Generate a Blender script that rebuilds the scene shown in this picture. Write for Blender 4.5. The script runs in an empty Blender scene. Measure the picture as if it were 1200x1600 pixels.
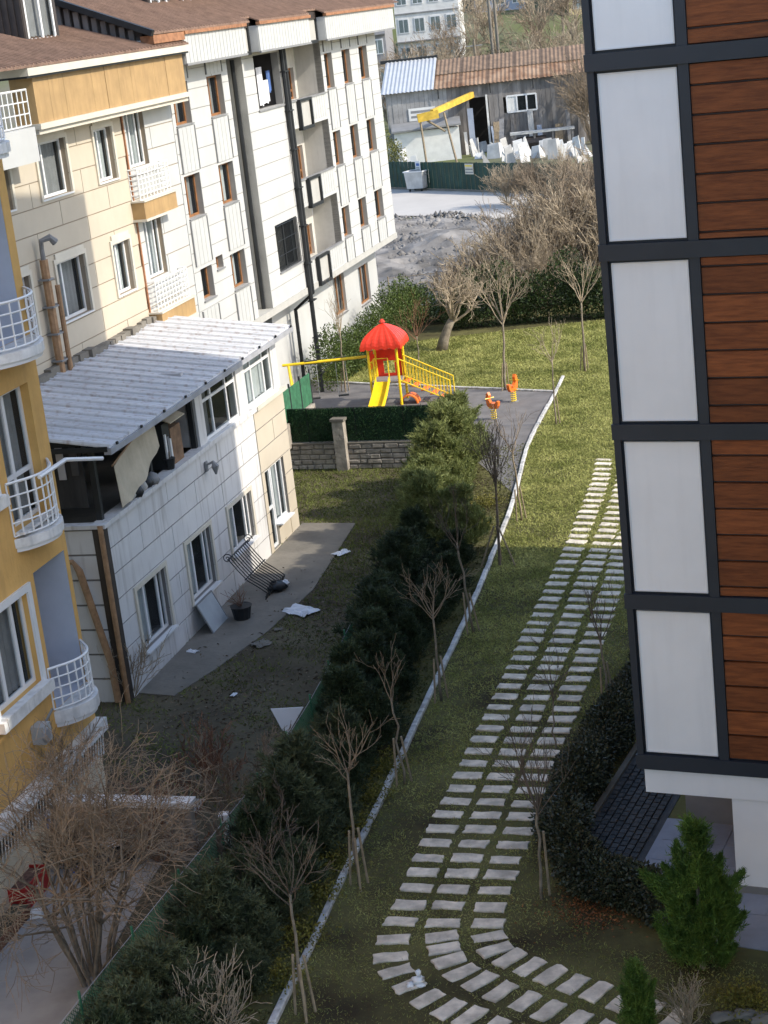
import bpy, math, random
import numpy as np
from math import sin, cos, radians, degrees, hypot, atan2, pi
from mathutils import Vector, Matrix

random.seed(7); RNG = np.random.default_rng(7)
S = bpy.context.scene
COL = S.collection

# ------------------------------------------------------------------ camera
FPX, ROLL, CAMH = 2740.0, radians(6.5), 16.0
PITCH = atan2(800 * cos(ROLL), FPX)
cam_d = bpy.data.cameras.new('camera'); cam = bpy.data.objects.new('camera', cam_d); COL.objects.link(cam)
cam_d.sensor_fit = 'VERTICAL'; cam_d.sensor_height = 24.0; cam_d.sensor_width = 18.0
cam_d.lens = 24.0 * FPX / 1600.0; cam_d.clip_start = 0.1; cam_d.clip_end = 3000
_r0 = Vector((1, 0, 0)); _u0 = Vector((0, sin(PITCH), cos(PITCH))); _f = Vector((0, cos(PITCH), -sin(PITCH)))
_X = _r0 * cos(ROLL) - _u0 * sin(ROLL); _Y = _r0 * sin(ROLL) + _u0 * cos(ROLL); _Z = -_f
cam.matrix_world = Matrix(((_X.x, _Y.x, _Z.x, 0), (_X.y, _Y.y, _Z.y, 0), (_X.z, _Y.z, _Z.z, CAMH), (0, 0, 0, 1)))
S.camera = cam

# ------------------------------------------------------------------ sky and sun
SUN_AZ, SUN_EL = radians(113), radians(37)          # azimuth clockwise from +Y
w = bpy.data.worlds.new('World'); S.world = w; w.use_nodes = True
nt = w.node_tree
sky = nt.nodes.new('ShaderNodeTexSky'); sky.sky_type = 'NISHITA'; sky.sun_disc = False
sky.sun_elevation = SUN_EL; sky.sun_rotation = SUN_AZ; sky.air_density = 1.0; sky.dust_density = 1.2; sky.ozone_density = 1.2
nt.links.new(sky.outputs[0], nt.nodes['Background'].inputs[0]); nt.nodes['Background'].inputs[1].default_value = 0.15
sl = bpy.data.lights.new('sun', 'SUN'); sl.energy = 2.2; sl.angle = radians(0.5); sl.color = (1.0, 0.93, 0.80)
so = bpy.data.objects.new('sun', sl); COL.objects.link(so)
to_sun = Vector((sin(SUN_AZ) * cos(SUN_EL), cos(SUN_AZ) * cos(SUN_EL), sin(SUN_EL)))
so.rotation_euler = to_sun.to_track_quat('Z', 'Y').to_euler(); so.location = (60, 0, 60)
S.view_settings.view_transform = 'Standard'; S.view_settings.look = 'None'
S.view_settings.exposure = 1.18; S.view_settings.gamma = 1.0

# ------------------------------------------------------------------ pixel -> place
def ray(x, y):
    u, v = x - 600, 800 - y
    a = u * cos(ROLL) + v * sin(ROLL); b = -u * sin(ROLL) + v * cos(ROLL)
    return Vector((a, FPX * cos(PITCH) + b * sin(PITCH), -FPX * sin(PITCH) + b * cos(PITCH)))
def G(x, y, z=0.0):
    d = ray(x, y); t = (z - CAMH) / d.z
    return Vector((d.x * t, d.y * t, z))
def zat(P, x, y):
    d = ray(x, y); return CAMH + d.z * hypot(P.x, P.y) / hypot(d.x, d.y)
LA = radians(16.3); P0 = Vector((-6.97, 44.31, 0)); eN = Vector((cos(LA), -sin(LA), 0)); eL = Vector((sin(LA), cos(LA), 0))
CP = Vector((0, 0, CAMH))
def LP(n, x, y):
    d = ray(x, y); t = (n - (CP - P0).dot(eN)) / d.dot(eN); P = CP + d * t
    return (P - P0).dot(eL), P.z
def LW(n, s, z=0): return P0 + eN * n + eL * s + Vector((0, 0, z))
RA = radians(-25); Q0 = Vector((4.15, 28.8, 0)); eR = Vector((cos(RA), sin(RA), 0)); eB = Vector((-sin(RA), cos(RA), 0))

# ------------------------------------------------------------------ materials
def srgb(r, g, b):
    f = lambda c: (c / 255 / 12.92) if c / 255 <= 0.04045 else ((c / 255 + 0.055) / 1.055) ** 2.4
    return (f(r), f(g), f(b))
MATS = {}
def mat(name, col, rough=0.7, col2=None, scale=1.5, var=0.18, bump=0.0, bscale=None, metal=0.0, streak=None, streak_amt=0.5,
        stretch=(1, 1, 1), spec=0.35, rnd=0.0, coat=0.0, detail=5, ramp=(0.35, 0.65), coords='pos'):
    if name in MATS: return MATS[name]
    m = bpy.data.materials.new(name); m.use_nodes = True; t = m.node_tree; N = t.nodes; Lk = t.links
    b = N['Principled BSDF']
    b.inputs['Roughness'].default_value = rough; b.inputs['Metallic'].default_value = metal
    b.inputs['Specular IOR Level'].default_value = spec
    if coat: b.inputs['Coat Weight'].default_value = coat
    if coords == 'pos':
        g = N.new('ShaderNodeNewGeometry').outputs['Position']
    else:
        g = N.new('ShaderNodeTexCoord').outputs['Object']
    mp = N.new('ShaderNodeMapping'); mp.inputs['Scale'].default_value = stretch; Lk.new(g, mp.inputs['Vector'])
    nz = N.new('ShaderNodeTexNoise'); nz.inputs['Scale'].default_value = scale; nz.inputs['Detail'].default_value = detail
    nz.inputs['Roughness'].default_value = 0.6; Lk.new(mp.outputs[0], nz.inputs['Vector'])
    rp = N.new('ShaderNodeValToRGB'); rp.color_ramp.elements[0].position = ramp[0]; rp.color_ramp.elements[1].position = ramp[1]
    c1 = tuple(c * (1 - var) for c in col); c2 = col2 if col2 else tuple(min(1, c * (1 + var)) for c in col)
    rp.color_ramp.elements[0].color = (*c1, 1); rp.color_ramp.elements[1].color = (*c2, 1)
    Lk.new(nz.outputs['Fac'], rp.inputs['Fac']); out = rp.outputs['Color']
    if streak:
        mp2 = N.new('ShaderNodeMapping'); mp2.inputs['Scale'].default_value = (2.5, 2.5, 0.22); Lk.new(g, mp2.inputs['Vector'])
        n2 = N.new('ShaderNodeTexNoise'); n2.inputs['Scale'].default_value = 2.2; n2.inputs['Detail'].default_value = 6; Lk.new(mp2.outputs[0], n2.inputs['Vector'])
        r2 = N.new('ShaderNodeValToRGB'); r2.color_ramp.elements[0].position = 0.52; r2.color_ramp.elements[1].position = 0.72
        r2.color_ramp.elements[0].color = (0, 0, 0, 1); r2.color_ramp.elements[1].color = (streak_amt,) * 3 + (1,)
        Lk.new(n2.outputs['Fac'], r2.inputs['Fac'])
        mx = N.new('ShaderNodeMix'); mx.data_type = 'RGBA'; mx.inputs['B'].default_value = (*streak, 1)
        Lk.new(r2.outputs['Color'], mx.inputs['Factor']); Lk.new(out, mx.inputs['A']); out = mx.outputs['Result']
    if rnd:
        oi = N.new('ShaderNodeObjectInfo'); mr = N.new('ShaderNodeMapRange'); mr.inputs['To Min'].default_value = 1 - rnd; mr.inputs['To Max'].default_value = 1 + rnd
        Lk.new(oi.outputs['Random'], mr.inputs['Value'])
        vm = N.new('ShaderNodeVectorMath'); vm.operation = 'SCALE'; Lk.new(out, vm.inputs[0]); Lk.new(mr.outputs[0], vm.inputs['Scale']); out = vm.outputs[0]
    Lk.new(out, b.inputs['Base Color'])
    if bump:
        n3 = N.new('ShaderNodeTexNoise'); n3.inputs['Scale'].default_value = bscale or scale * 8; n3.inputs['Detail'].default_value = 4; Lk.new(mp.outputs[0], n3.inputs['Vector'])
        bp = N.new('ShaderNodeBump'); bp.inputs['Strength'].default_value = bump; bp.inputs['Distance'].default_value = 0.03
        Lk.new(n3.outputs['Fac'], bp.inputs['Height']); Lk.new(bp.outputs[0], b.inputs['Normal'])
    MATS[name] = m
    return m
def leaf_mat(name, c1, c2, scale=2.0, rough=0.55, trans=0.25, c3=None, spec=0.3):
    if name in MATS: return MATS[name]
    m = bpy.data.materials.new(name); m.use_nodes = True; t = m.node_tree; N = t.nodes; Lk = t.links
    b = N['Principled BSDF']; b.inputs['Roughness'].default_value = rough; b.inputs['Specular IOR Level'].default_value = spec
    g = N.new('ShaderNodeNewGeometry')
    nz = N.new('ShaderNodeTexNoise'); nz.inputs['Scale'].default_value = scale; nz.inputs['Detail'].default_value = 6; nz.inputs['Roughness'].default_value = 0.75
    Lk.new(g.outputs['Position'], nz.inputs['Vector'])
    rp = N.new('ShaderNodeValToRGB'); e = rp.color_ramp.elements; e[0].position = 0.36; e[1].position = 0.64
    e[0].color = (*c1, 1); e[1].color = (*c2, 1)
    if c3: x = e.new(0.75); x.color = (*c3, 1)
    Lk.new(nz.outputs['Fac'], rp.inputs['Fac'])
    ri = N.new('ShaderNodeMapRange'); ri.inputs['To Min'].default_value = 0.65; ri.inputs['To Max'].default_value = 1.35; Lk.new(g.outputs['Random Per Island'], ri.inputs['Value'])
    vm = N.new('ShaderNodeVectorMath'); vm.operation = 'SCALE'; Lk.new(rp.outputs[0], vm.inputs[0]); Lk.new(ri.outputs[0], vm.inputs['Scale'])
    Lk.new(vm.outputs[0], b.inputs['Base Color'])
    if trans:
        tr = N.new('ShaderNodeBsdfTranslucent'); Lk.new(vm.outputs[0], tr.inputs['Color'])
        mx = N.new('ShaderNodeMixShader'); mx.inputs[0].default_value = trans
        Lk.new(b.outputs[0], mx.inputs[1]); Lk.new(tr.outputs[0], mx.inputs[2]); Lk.new(mx.outputs[0], N['Material Output'].inputs[0])
    MATS[name] = m; return m
def glass_mat(name, tint, rough=0.06, mixf=0.24):
    m = bpy.data.materials.new(name); m.use_nodes = True; t = m.node_tree; N = t.nodes; Lk = t.links
    b = N['Principled BSDF']; b.inputs['Base Color'].default_value = (*tint, 1); b.inputs['Roughness'].default_value = rough; b.inputs['Specular IOR Level'].default_value = 0.8
    tr = N.new('ShaderNodeBsdfTransparent'); tr.inputs[0].default_value = (0.85, 0.9, 0.9, 1)
    mx = N.new('ShaderNodeMixShader'); mx.inputs[0].default_value = mixf
    Lk.new(tr.outputs[0], mx.inputs[1]); Lk.new(b.outputs[0], mx.inputs[2]); Lk.new(mx.outputs[0], N['Material Output'].inputs[0])
    MATS[name] = m; return m

m_white = mat('white_cladding', (0.47, 0.47, 0.455), 0.65, var=0.05, scale=0.8, streak=(0.5, 0.48, 0.44), streak_amt=0.35, bump=0.05)
m_white_joint = mat('white_wall_core', (0.30, 0.29, 0.27), 0.8, var=0.1)
m_ribwhite = mat('ribbed_white_board', (0.455, 0.455, 0.44), 0.6, var=0.05, scale=2)
m_greytrim = mat('grey_trim', (0.22, 0.22, 0.22), 0.6, var=0.1)
m_stripgrey = mat('warm_grey_panel', (0.40, 0.39, 0.36), 0.7, var=0.07)
m_balcwall = mat('balcony_wall_paint', (0.52, 0.50, 0.46), 0.75, var=0.08, streak=(0.35, 0.33, 0.30), streak_amt=0.3)
m_black = mat('black_metal', (0.018, 0.020, 0.022), 0.5, var=0.2)
m_brownframe = mat('brown_window_frame', (0.25, 0.11, 0.04), 0.45, var=0.25, scale=4)
m_beige = mat('beige_cladding', (0.50, 0.435, 0.34), 0.7, var=0.05, scale=0.7, streak=(0.48, 0.40, 0.30), streak_amt=0.3, bump=0.05)
m_beige_joint = mat('beige_wall_core', (0.28, 0.23, 0.17), 0.8, var=0.1)
m_ochre = mat('ochre_panel', (0.38, 0.245, 0.11), 0.6, var=0.12, scale=1.5, streak=(0.30, 0.19, 0.09), streak_amt=0.7)
m_trim = mat('cream_trim', (0.58, 0.53, 0.44), 0.6, var=0.06)
m_orange = mat('orange_render', (0.60, 0.355, 0.115), 0.8, var=0.10, scale=0.9, streak=(0.42, 0.25, 0.09), streak_amt=0.4, bump=0.25, bscale=14)
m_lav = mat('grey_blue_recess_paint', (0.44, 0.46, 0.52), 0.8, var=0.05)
m_creambase = mat('cream_base_render', (0.62, 0.54, 0.40), 0.85, var=0.1, streak=(0.35, 0.3, 0.24), streak_amt=0.5)
m_pvc = mat('white_pvc', (0.68, 0.68, 0.68), 0.35, var=0.03)
m_rail = mat('white_painted_steel', (0.75, 0.75, 0.74), 0.4, var=0.06)
m_marble = mat('white_marble_ledge', (0.68, 0.67, 0.65), 0.4, var=0.15, scale=3, streak=(0.3, 0.3, 0.3), streak_amt=0.5)
m_ext = mat('pale_grey_cladding', (0.60, 0.585, 0.57), 0.75, var=0.07, scale=0.6, streak=(0.33, 0.30, 0.27), streak_amt=0.6, bump=0.08)
m_ext_joint = mat('pale_wall_core', (0.18, 0.17, 0.16), 0.85, var=0.1)
m_brick_g = mat('grey_block', (0.42, 0.41, 0.41), 0.85, var=0.12)
m_roofmetal = mat('galvanised_roof_sheet', (0.56, 0.56, 0.57), 0.5, var=0.06, scale=0.7, metal=0.0, rnd=0.07, streak=(0.24, 0.14, 0.09), streak_amt=0.55)
m_roofbrown = mat('brown_tile_roof', (0.20, 0.125, 0.088), 0.8, var=0.2, scale=2.5, bump=0.3, rnd=0.05)
m_darkcorr = mat('dark_corrugated_metal', (0.045, 0.036, 0.032), 0.55, var=0.2, rnd=0.2)
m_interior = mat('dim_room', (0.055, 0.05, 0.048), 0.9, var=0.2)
m_curtain = mat('net_curtain', (0.66, 0.66, 0.66), 0.9, var=0.08, scale=3)
m_curtaindark = mat('grey_curtain', (0.35, 0.33, 0.33), 0.9, var=0.1, scale=3)
m_glass = glass_mat('window_glass', (0.035, 0.042, 0.05))
m_copper = mat('rusty_flashing', (0.30, 0.14, 0.07), 0.7, var=0.25, scale=5)
m_pipe_brown = mat('weathered_flue_pipe', (0.33, 0.20, 0.11), 0.7, var=0.2, scale=5)
m_concrete = mat('grey_concrete', (0.175, 0.158, 0.132), 0.9, var=0.16, scale=0.9, bump=0.3, bscale=9, streak=(0.12, 0.115, 0.1), streak_amt=0.4)
m_patio = mat('worn_patio_concrete', (0.30, 0.29, 0.275), 0.8, var=0.28, scale=0.5, bump=0.2, bscale=10)
m_stone = mat('pale_paving_stone', (0.60, 0.53, 0.43), 0.85, var=0.3, scale=3, bump=0.5, bscale=22, rnd=0.10)
m_kerb = mat('whitened_kerb_concrete', (0.48, 0.465, 0.44), 0.85, var=0.25, scale=4, bump=0.4, bscale=14, rnd=0.10, streak=(0.16, 0.15, 0.12), streak_amt=0.5)
m_soil = mat('lawn_soil', (0.050, 0.040, 0.024), 1.0, col2=(0.135, 0.128, 0.052), scale=0.45, bump=0.8, bscale=9, spec=0.1, detail=8)
m_yard = mat('yard_soil', (0.075, 0.060, 0.043), 1.0, col2=(0.125, 0.108, 0.070), scale=0.35, bump=0.9, bscale=6, spec=0.1, detail=8)
m_ground = mat('far_ground', (0.20, 0.18, 0.15), 1.0, col2=(0.11, 0.13, 0.05), scale=0.05, bump=0.6, bscale=1.5, spec=0.1, detail=8)
m_rubble = mat('grey_rubble_ground', (0.19, 0.18, 0.17), 1.0, var=0.45, scale=0.5, bump=1.0, bscale=2.5, spec=0.1, detail=8)
m_road = mat('dusty_road', (0.46, 0.43, 0.39), 0.95, var=0.07, scale=0.25, bump=0.15)
m_rubber = mat('playground_rubber', (0.15, 0.14, 0.135), 0.95, var=0.16, scale=1.5, bump=0.2)
m_wood = mat('reddish_wood_plank', (0.165, 0.047, 0.014), 0.55, col2=(0.235, 0.072, 0.021), scale=2.2, stretch=(1, 1, 9), bump=0.25, bscale=9, rnd=0.26, coords='pos', spec=0.3)
m_anth = mat('anthracite_frame', (0.030, 0.035, 0.045), 0.45, var=0.1, scale=1)
m_panelw = mat('white_facade_panel', (0.80, 0.80, 0.80), 0.5, var=0.03, scale=0.8, bump=0.05, streak=(0.66, 0.66, 0.66), streak_amt=0.22)
m_panelgrey = mat('grey_lower_wall', (0.22, 0.21, 0.20), 0.8, var=0.1)
m_darkpaver = mat('dark_paver', (0.042, 0.040, 0.039), 0.75, var=0.25, scale=3, rnd=0.25, bump=0.3)
m_bluegrey = mat('blue_grey_paving', (0.26, 0.27, 0.31), 0.75, var=0.12, scale=1.4, bump=0.15, rnd=0.06)
m_bark = mat('grey_bark', (0.21, 0.175, 0.13), 0.9, var=0.25, scale=6, bump=0.3)
m_twig = mat('tan_twig', (0.235, 0.18, 0.125), 0.9, var=0.3, scale=1.5)
m_twigdry = mat('dry_pale_twig', (0.36, 0.29, 0.205), 0.9, var=0.25, scale=1.2)
m_twigdark = mat('dark_twig', (0.13, 0.10, 0.075), 0.9, var=0.3, scale=1.5)  # darker twigs; on saplings in the building shade, that shade is painted in
m_twigred = mat('reddish_twig', (0.20, 0.10, 0.06), 0.9, var=0.3, scale=1.5)
m_stake = mat('wooden_stake', (0.27, 0.21, 0.14), 0.85, var=0.2, scale=6)
m_yellow = mat('yellow_paint', (0.80, 0.56, 0.02), 0.35, var=0.08, scale=3)
m_red = mat('red_plastic', (0.72, 0.045, 0.02), 0.35, var=0.08, scale=3)
m_orangep = mat('orange_plastic', (0.75, 0.17, 0.025), 0.4, var=0.1)
m_redcrate = mat('red_crate_plastic', (0.36, 0.022, 0.018), 0.45, var=0.15)
m_greenfence = mat('green_mesh_fabric', (0.010, 0.034, 0.014), 0.7, var=0.3, scale=4)
m_wiregreen = mat('green_fence_wire', (0.045, 0.16, 0.085), 0.55, var=0.2)
m_wire = mat('galvanised_wire', (0.35, 0.36, 0.36), 0.5, var=0.1)
m_stonewall = mat('rough_rubble_wall', (0.33, 0.295, 0.25), 0.95, var=0.25, scale=2.2, bump=0.9, bscale=7, streak=(0.15, 0.13, 0.1), streak_amt=0.5)
m_shedwall = mat('weathered_shed_board', (0.20, 0.185, 0.175), 0.95, var=0.35, scale=1.2, stretch=(1, 1, 0.25), bump=0.5, bscale=6, rnd=0.2)
m_shedwall2 = mat('grey_block_wall', (0.30, 0.29, 0.28), 0.95, var=0.2, scale=0.9, bump=0.4)
m_rust = mat('rusted_roof_sheet', (0.20, 0.105, 0.055), 0.8, col2=(0.30, 0.20, 0.13), scale=0.9, bump=0.2, rnd=0.1)
m_silver = mat('silver_roof_sheet', (0.48, 0.49, 0.50), 0.4, var=0.06, metal=0.3)
m_tarp = mat('beige_tarpaulin', (0.50, 0.43, 0.32), 0.8, var=0.1, scale=2, bump=0.3, bscale=5)
m_cloth = mat('white_cloth', (0.75, 0.75, 0.78), 0.85, var=0.06, scale=6)
m_clothblue = mat('blue_cloth', (0.10, 0.18, 0.42), 0.85, var=0.1)
m_plastic_bag = mat('pale_plastic_sheet', (0.66, 0.67, 0.70), 0.45, var=0.08)
m_marbleslab = mat('cut_marble_slab', (0.50, 0.49, 0.47), 0.6, var=0.15, rnd=0.30)
m_paleyellow = mat('yellow_house_paint', (0.66, 0.52, 0.26), 0.8, var=0.06)
m_housewhite = mat('white_house_paint', (0.66, 0.65, 0.62), 0.8, var=0.08)
m_houseblue = mat('blue_grey_house_paint', (0.30, 0.34, 0.42), 0.8, var=0.08)
m_housegrey = mat('grey_house_paint', (0.24, 0.235, 0.24), 0.8, var=0.15)
m_terracotta = mat('red_tile_roof', (0.27, 0.11, 0.06), 0.8, var=0.2)
m_chimn = mat('aged_box_wood', (0.20, 0.12, 0.07), 0.85, var=0.3, scale=4)

L_darkcon = leaf_mat('dark_conifer_foliage', (0.018, 0.028, 0.013), (0.056, 0.078, 0.032), 1.6, trans=0.1)
L_midcon = leaf_mat('grey_green_conifer_foliage', (0.034, 0.046, 0.022), (0.105, 0.122, 0.058), 1.8, trans=0.12)
L_bright = leaf_mat('bright_cypress_foliage', (0.042, 0.085, 0.014), (0.150, 0.235, 0.040), 2.5, trans=0.15)
L_sunlitcon = leaf_mat('sunlit_conifer_foliage', (0.105, 0.130, 0.034), (0.27, 0.29, 0.105), 2.5, trans=0.3)  # same conifers as the dark ones, with sunlight put into the colour
L_laurel = leaf_mat('glossy_laurel_leaf', (0.024, 0.026, 0.014), (0.056, 0.062, 0.030), 3.0, rough=0.42, trans=0.05, spec=0.35)
L_gold = leaf_mat('gold_variegated_leaf', (0.085, 0.085, 0.014), (0.22, 0.19, 0.035), 3.0, trans=0.2)
L_hedgefar = leaf_mat('far_hedge_leaf', (0.014, 0.028, 0.009), (0.055, 0.085, 0.022), 0.9, trans=0.15)
L_grass = leaf_mat('grass_blade', (0.19, 0.21, 0.055), (0.45, 0.44, 0.16), 0.55, rough=0.7, trans=0.3, c3=(0.55, 0.47, 0.27), spec=0.15)
L_grassyard = leaf_mat('yard_weed_blade', (0.070, 0.072, 0.026), (0.165, 0.165, 0.058), 0.5, rough=0.8, trans=0.25, c3=(0.23, 0.18, 0.11), spec=0.15)
L_dryleaf = leaf_mat('fallen_leaf', (0.16, 0.055, 0.018), (0.26, 0.105, 0.035), 3, trans=0.1)
L_grassfence = leaf_mat('artificial_grass_needle', (0.008, 0.030, 0.009), (0.035, 0.090, 0.028), 3, trans=0.05)

# ------------------------------------------------------------------ mesh helpers
def V3(a): return (a[0], a[1], a[2])
class M:
    def __init__(self): self.v = []; self.f = []
    def add(self, vs, fs):
        o = len(self.v); self.v.extend(V3(p) for p in vs); self.f.extend([tuple(i + o for i in f) for f in fs]); return self
    def box(self, x0, x1, y0, y1, z0, z1):
        return self.add([(x0, y0, z0), (x1, y0, z0), (x1, y1, z0), (x0, y1, z0), (x0, y0, z1), (x1, y0, z1), (x1, y1, z1), (x0, y1, z1)],
                        [(0, 3, 2, 1), (4, 5, 6, 7), (0, 1, 5, 4), (1, 2, 6, 5), (2, 3, 7, 6), (3, 0, 4, 7)])
    def hexa(self, p):   # 8 points: bottom ring, top ring
        return self.add(p, [(0, 3, 2, 1), (4, 5, 6, 7), (0, 1, 5, 4), (1, 2, 6, 5), (2, 3, 7, 6), (3, 0, 4, 7)])
    def bar(self, p, q, w, h=None):
        p = Vector(p); q = Vector(q); h = h or w; d = (q - p)
        if d.length < 1e-6: return self
        d.normalize(); up = Vector((0, 0, 1)) if abs(d.z) < 0.95 else Vector((0, 1, 0))
        a = d.cross(up).normalized() * w / 2; b = a.cross(d).normalized() * h / 2
        return self.hexa([p - a - b, p + a - b, p + a + b, p - a + b, q - a - b, q + a - b, q + a + b, q - a + b])
    def tube(self, pts, r, n=6, cap=True):
        pts = [Vector(p) for p in pts]; k = len(pts)
        rs = r if isinstance(r, (list, tuple)) else [r] * k
        o = len(self.v); prev = None
        for i, p in enumerate(pts):
            d = (pts[min(i + 1, k - 1)] - pts[max(i - 1, 0)])
            if d.length < 1e-9: d = Vector((0, 0, 1))
            d.normalize()
            if prev is None:
                up = Vector((0, 0, 1)) if abs(d.z) < 0.9 else Vector((1, 0, 0)); a = d.cross(up).normalized()
            else:
                a = (prev - d * prev.dot(d)); a = a.normalized() if a.length > 1e-6 else d.orthogonal().normalized()
            prev = a; b = d.cross(a)
            for j in range(n):
                t = 2 * pi * j / n; self.v.append(V3(p + a * (cos(t) * rs[i]) + b * (sin(t) * rs[i])))
        for i in range(k - 1):
            for j in range(n):
                j2 = (j + 1) % n
                self.f.append((o + i * n + j, o + i * n + j2, o + (i + 1) * n + j2, o + (i + 1) * n + j))
        if cap:
            self.f.append(tuple(o + j for j in range(n - 1, -1, -1))); self.f.append(tuple(o + (k - 1) * n + j for j in range(n)))
        return self
    def prism(self, pts, z0, z1):
        n = len(pts); vs = [(p[0], p[1], z0) for p in pts] + [(p[0], p[1], z1) for p in pts]
        return self.add(vs, [tuple(range(n - 1, -1, -1)), tuple(range(n, 2 * n))] + [(i, (i + 1) % n, n + (i + 1) % n, n + i) for i in range(n)])
    def face(self, pts): return self.add(pts, [tuple(range(len(pts)))])
    def build(self, name, m, parent=None, smooth=False, off=None):
        me = bpy.data.meshes.new(name)
        v = self.v
        if off is not None: v = [(p[0] - off[0], p[1] - off[1], p[2] - off[2]) for p in v]
        me.from_pydata(v, [], self.f); me.update()
        if smooth: me.polygons.foreach_set('use_smooth', [True] * len(me.polygons))
        me.materials.append(m)
        return link(name, me, parent)
def link(name, me, parent=None):
    o = bpy.data.objects.new(name, me); COL.objects.link(o)
    if parent is not None: o.parent = parent
    return o
def np_mesh(name, verts, tris, m, parent=None, smooth=False):
    me = bpy.data.meshes.new(name); nv, nf = len(verts), len(tris); k = tris.shape[1]
    me.vertices.add(nv); me.vertices.foreach_set('co', np.asarray(verts, np.float32).ravel())
    me.loops.add(nf * k); me.loops.foreach_set('vertex_index', np.asarray(tris, np.int32).ravel())
    me.polygons.add(nf); me.polygons.foreach_set('loop_start', np.arange(0, nf * k, k, dtype=np.int32))
    if smooth: me.polygons.foreach_set('use_smooth', np.ones(nf, bool))
    me.update(calc_edges=True); me.materials.append(m)
    return link(name, me, parent)
def thing(name, label, cat, loc=(0, 0, 0), rotz=0.0, group=None):
    o = bpy.data.objects.new(name, None); COL.objects.link(o); o.empty_display_size = 0.2
    o.location = loc; o.rotation_euler = (0, 0, rotz); return tag(o, label, cat, group)
def tag(o, label, cat, group=None):
    o['label'] = label; o['category'] = cat
    if group: o['group'] = group
    return o
def struct(o, kind='structure'):
    o['kind'] = kind; return o
def copy_tree(o, parent=None):
    c = o.copy(); COL.objects.link(c); c.parent = parent
    for ch in list(o.children): copy_tree(ch, c)
    return c
ORD = ['first', 'second', 'third', 'fourth', 'fifth', 'sixth', 'seventh', 'eighth', 'ninth', 'tenth', 'eleventh', 'twelfth', 'thirteenth', 'fourteenth', 'fifteenth', 'sixteenth', 'seventeenth', 'eighteenth', 'nineteenth', 'twentieth']
ORD += [t + '-' + o for t in ('twenty', 'thirty', 'forty', 'fifty') for o in ORD[:9]]

def tri_cloud(name, C, D, length, width, m, parent=None, quad=False):
    """N slender leaf faces with base C, direction D."""
    C = np.asarray(C); D = np.asarray(D); N = len(C)
    D = D / (np.linalg.norm(D, axis=1, keepdims=True) + 1e-9)
    R = RNG.normal(size=(N, 3)); Wd = np.cross(D, R); Wd /= (np.linalg.norm(Wd, axis=1, keepdims=True) + 1e-9)
    ln = np.asarray(length).reshape(-1, 1) * np.ones((N, 1)); wd = np.asarray(width).reshape(-1, 1) * np.ones((N, 1))
    if quad:
        a = C; b = C + D * ln * 0.5 + Wd * wd * 0.5; c = C + D * ln; d = C + D * ln * 0.5 - Wd * wd * 0.5
        V = np.stack([a, b, c, d], 1).reshape(-1, 3); F = np.arange(4 * N).reshape(-1, 4)
    else:
        V = np.stack([C - Wd * wd * 0.5, C + Wd * wd * 0.5, C + D * ln], 1).reshape(-1, 3); F = np.arange(3 * N).reshape(-1, 3)
    return np_mesh(name, V, F, m, parent)

def seg_mesh(name, segs, m, parent=None, n=3, smooth=False):
    """segs: list of (p0,p1,r0,r1) -> tapered prisms in one mesh."""
    A = np.array([s[0] for s in segs], float); B = np.array([s[1] for s in segs], float)
    r0 = np.array([s[2] for s in segs])[:, None]; r1 = np.array([s[3] for s in segs])[:, None]
    D = B - A; D /= (np.linalg.norm(D, axis=1, keepdims=True) + 1e-9)
    ref = np.where(np.abs(D[:, 2:3]) < 0.9, np.array([[0, 0, 1.0]]), np.array([[1.0, 0, 0]]))
    U = np.cross(D, ref); U /= (np.linalg.norm(U, axis=1, keepdims=True) + 1e-9); Wv = np.cross(D, U)
    N = len(A); vs = []
    for k in range(n):
        t = 2 * pi * k / n; o = U * cos(t) + Wv * sin(t); vs.append(A + o * r0)
    for k in range(n):
        t = 2 * pi * k / n; o = U * cos(t) + Wv * sin(t); vs.append(B + o * r1)
    V = np.stack(vs, 1).reshape(-1, 3); base = (np.arange(N) * 2 * n)[:, None]
    F = np.concatenate([base + np.array([[k, (k + 1) % n, n + (k + 1) % n, n + k]]) for k in range(n)], 0)
    return np_mesh(name, V, F, m, parent, smooth)

def grow(rng, p, d, L, r, depth, segs, nseg=4, up=0.15, wob=0.18, kids=(2, 4), ang=(0.45, 0.9), shrink=0.68, rmin=0.004, first=0.35):
    """recursive bare branch."""
    p = np.array(p, float); d = np.array(d, float); d /= np.linalg.norm(d)
    pts = [p]; step = L / nseg
    for i in range(nseg):
        d = d + rng.normal(size=3) * wob; d[2] += up; d /= np.linalg.norm(d)
        p = p + d * step; pts.append(p)
    for i in range(nseg):
        t0, t1 = i / nseg, (i + 1) / nseg
        segs.append((pts[i], pts[i + 1], max(rmin, r * (1 - 0.55 * t0)), max(rmin, r * (1 - 0.55 * t1))))
    if depth <= 0: return
    k = rng.integers(kids[0], kids[1] + 1)
    for j in range(k):
        t = first + (1 - first) * (j + rng.random()) / k; i = min(int(t * nseg), nseg - 1)
        q = pts[i] + (pts[i + 1] - pts[i]) * (t * nseg - i)
        dd = pts[i + 1] - pts[i]; dd = dd / np.linalg.norm(dd)
        perp = np.cross(dd, rng.normal(size=3)); perp /= np.linalg.norm(perp)
        a = rng.uniform(*ang); nd = dd * cos(a) + perp * sin(a)
        grow(rng, q, nd, L * shrink * rng.uniform(0.75, 1.15), max(rmin, r * 0.55 * (1 - 0.3 * t)), depth - 1, segs, max(2, nseg - 1), up, wob, kids, ang, shrink, rmin, 0.2)

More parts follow.
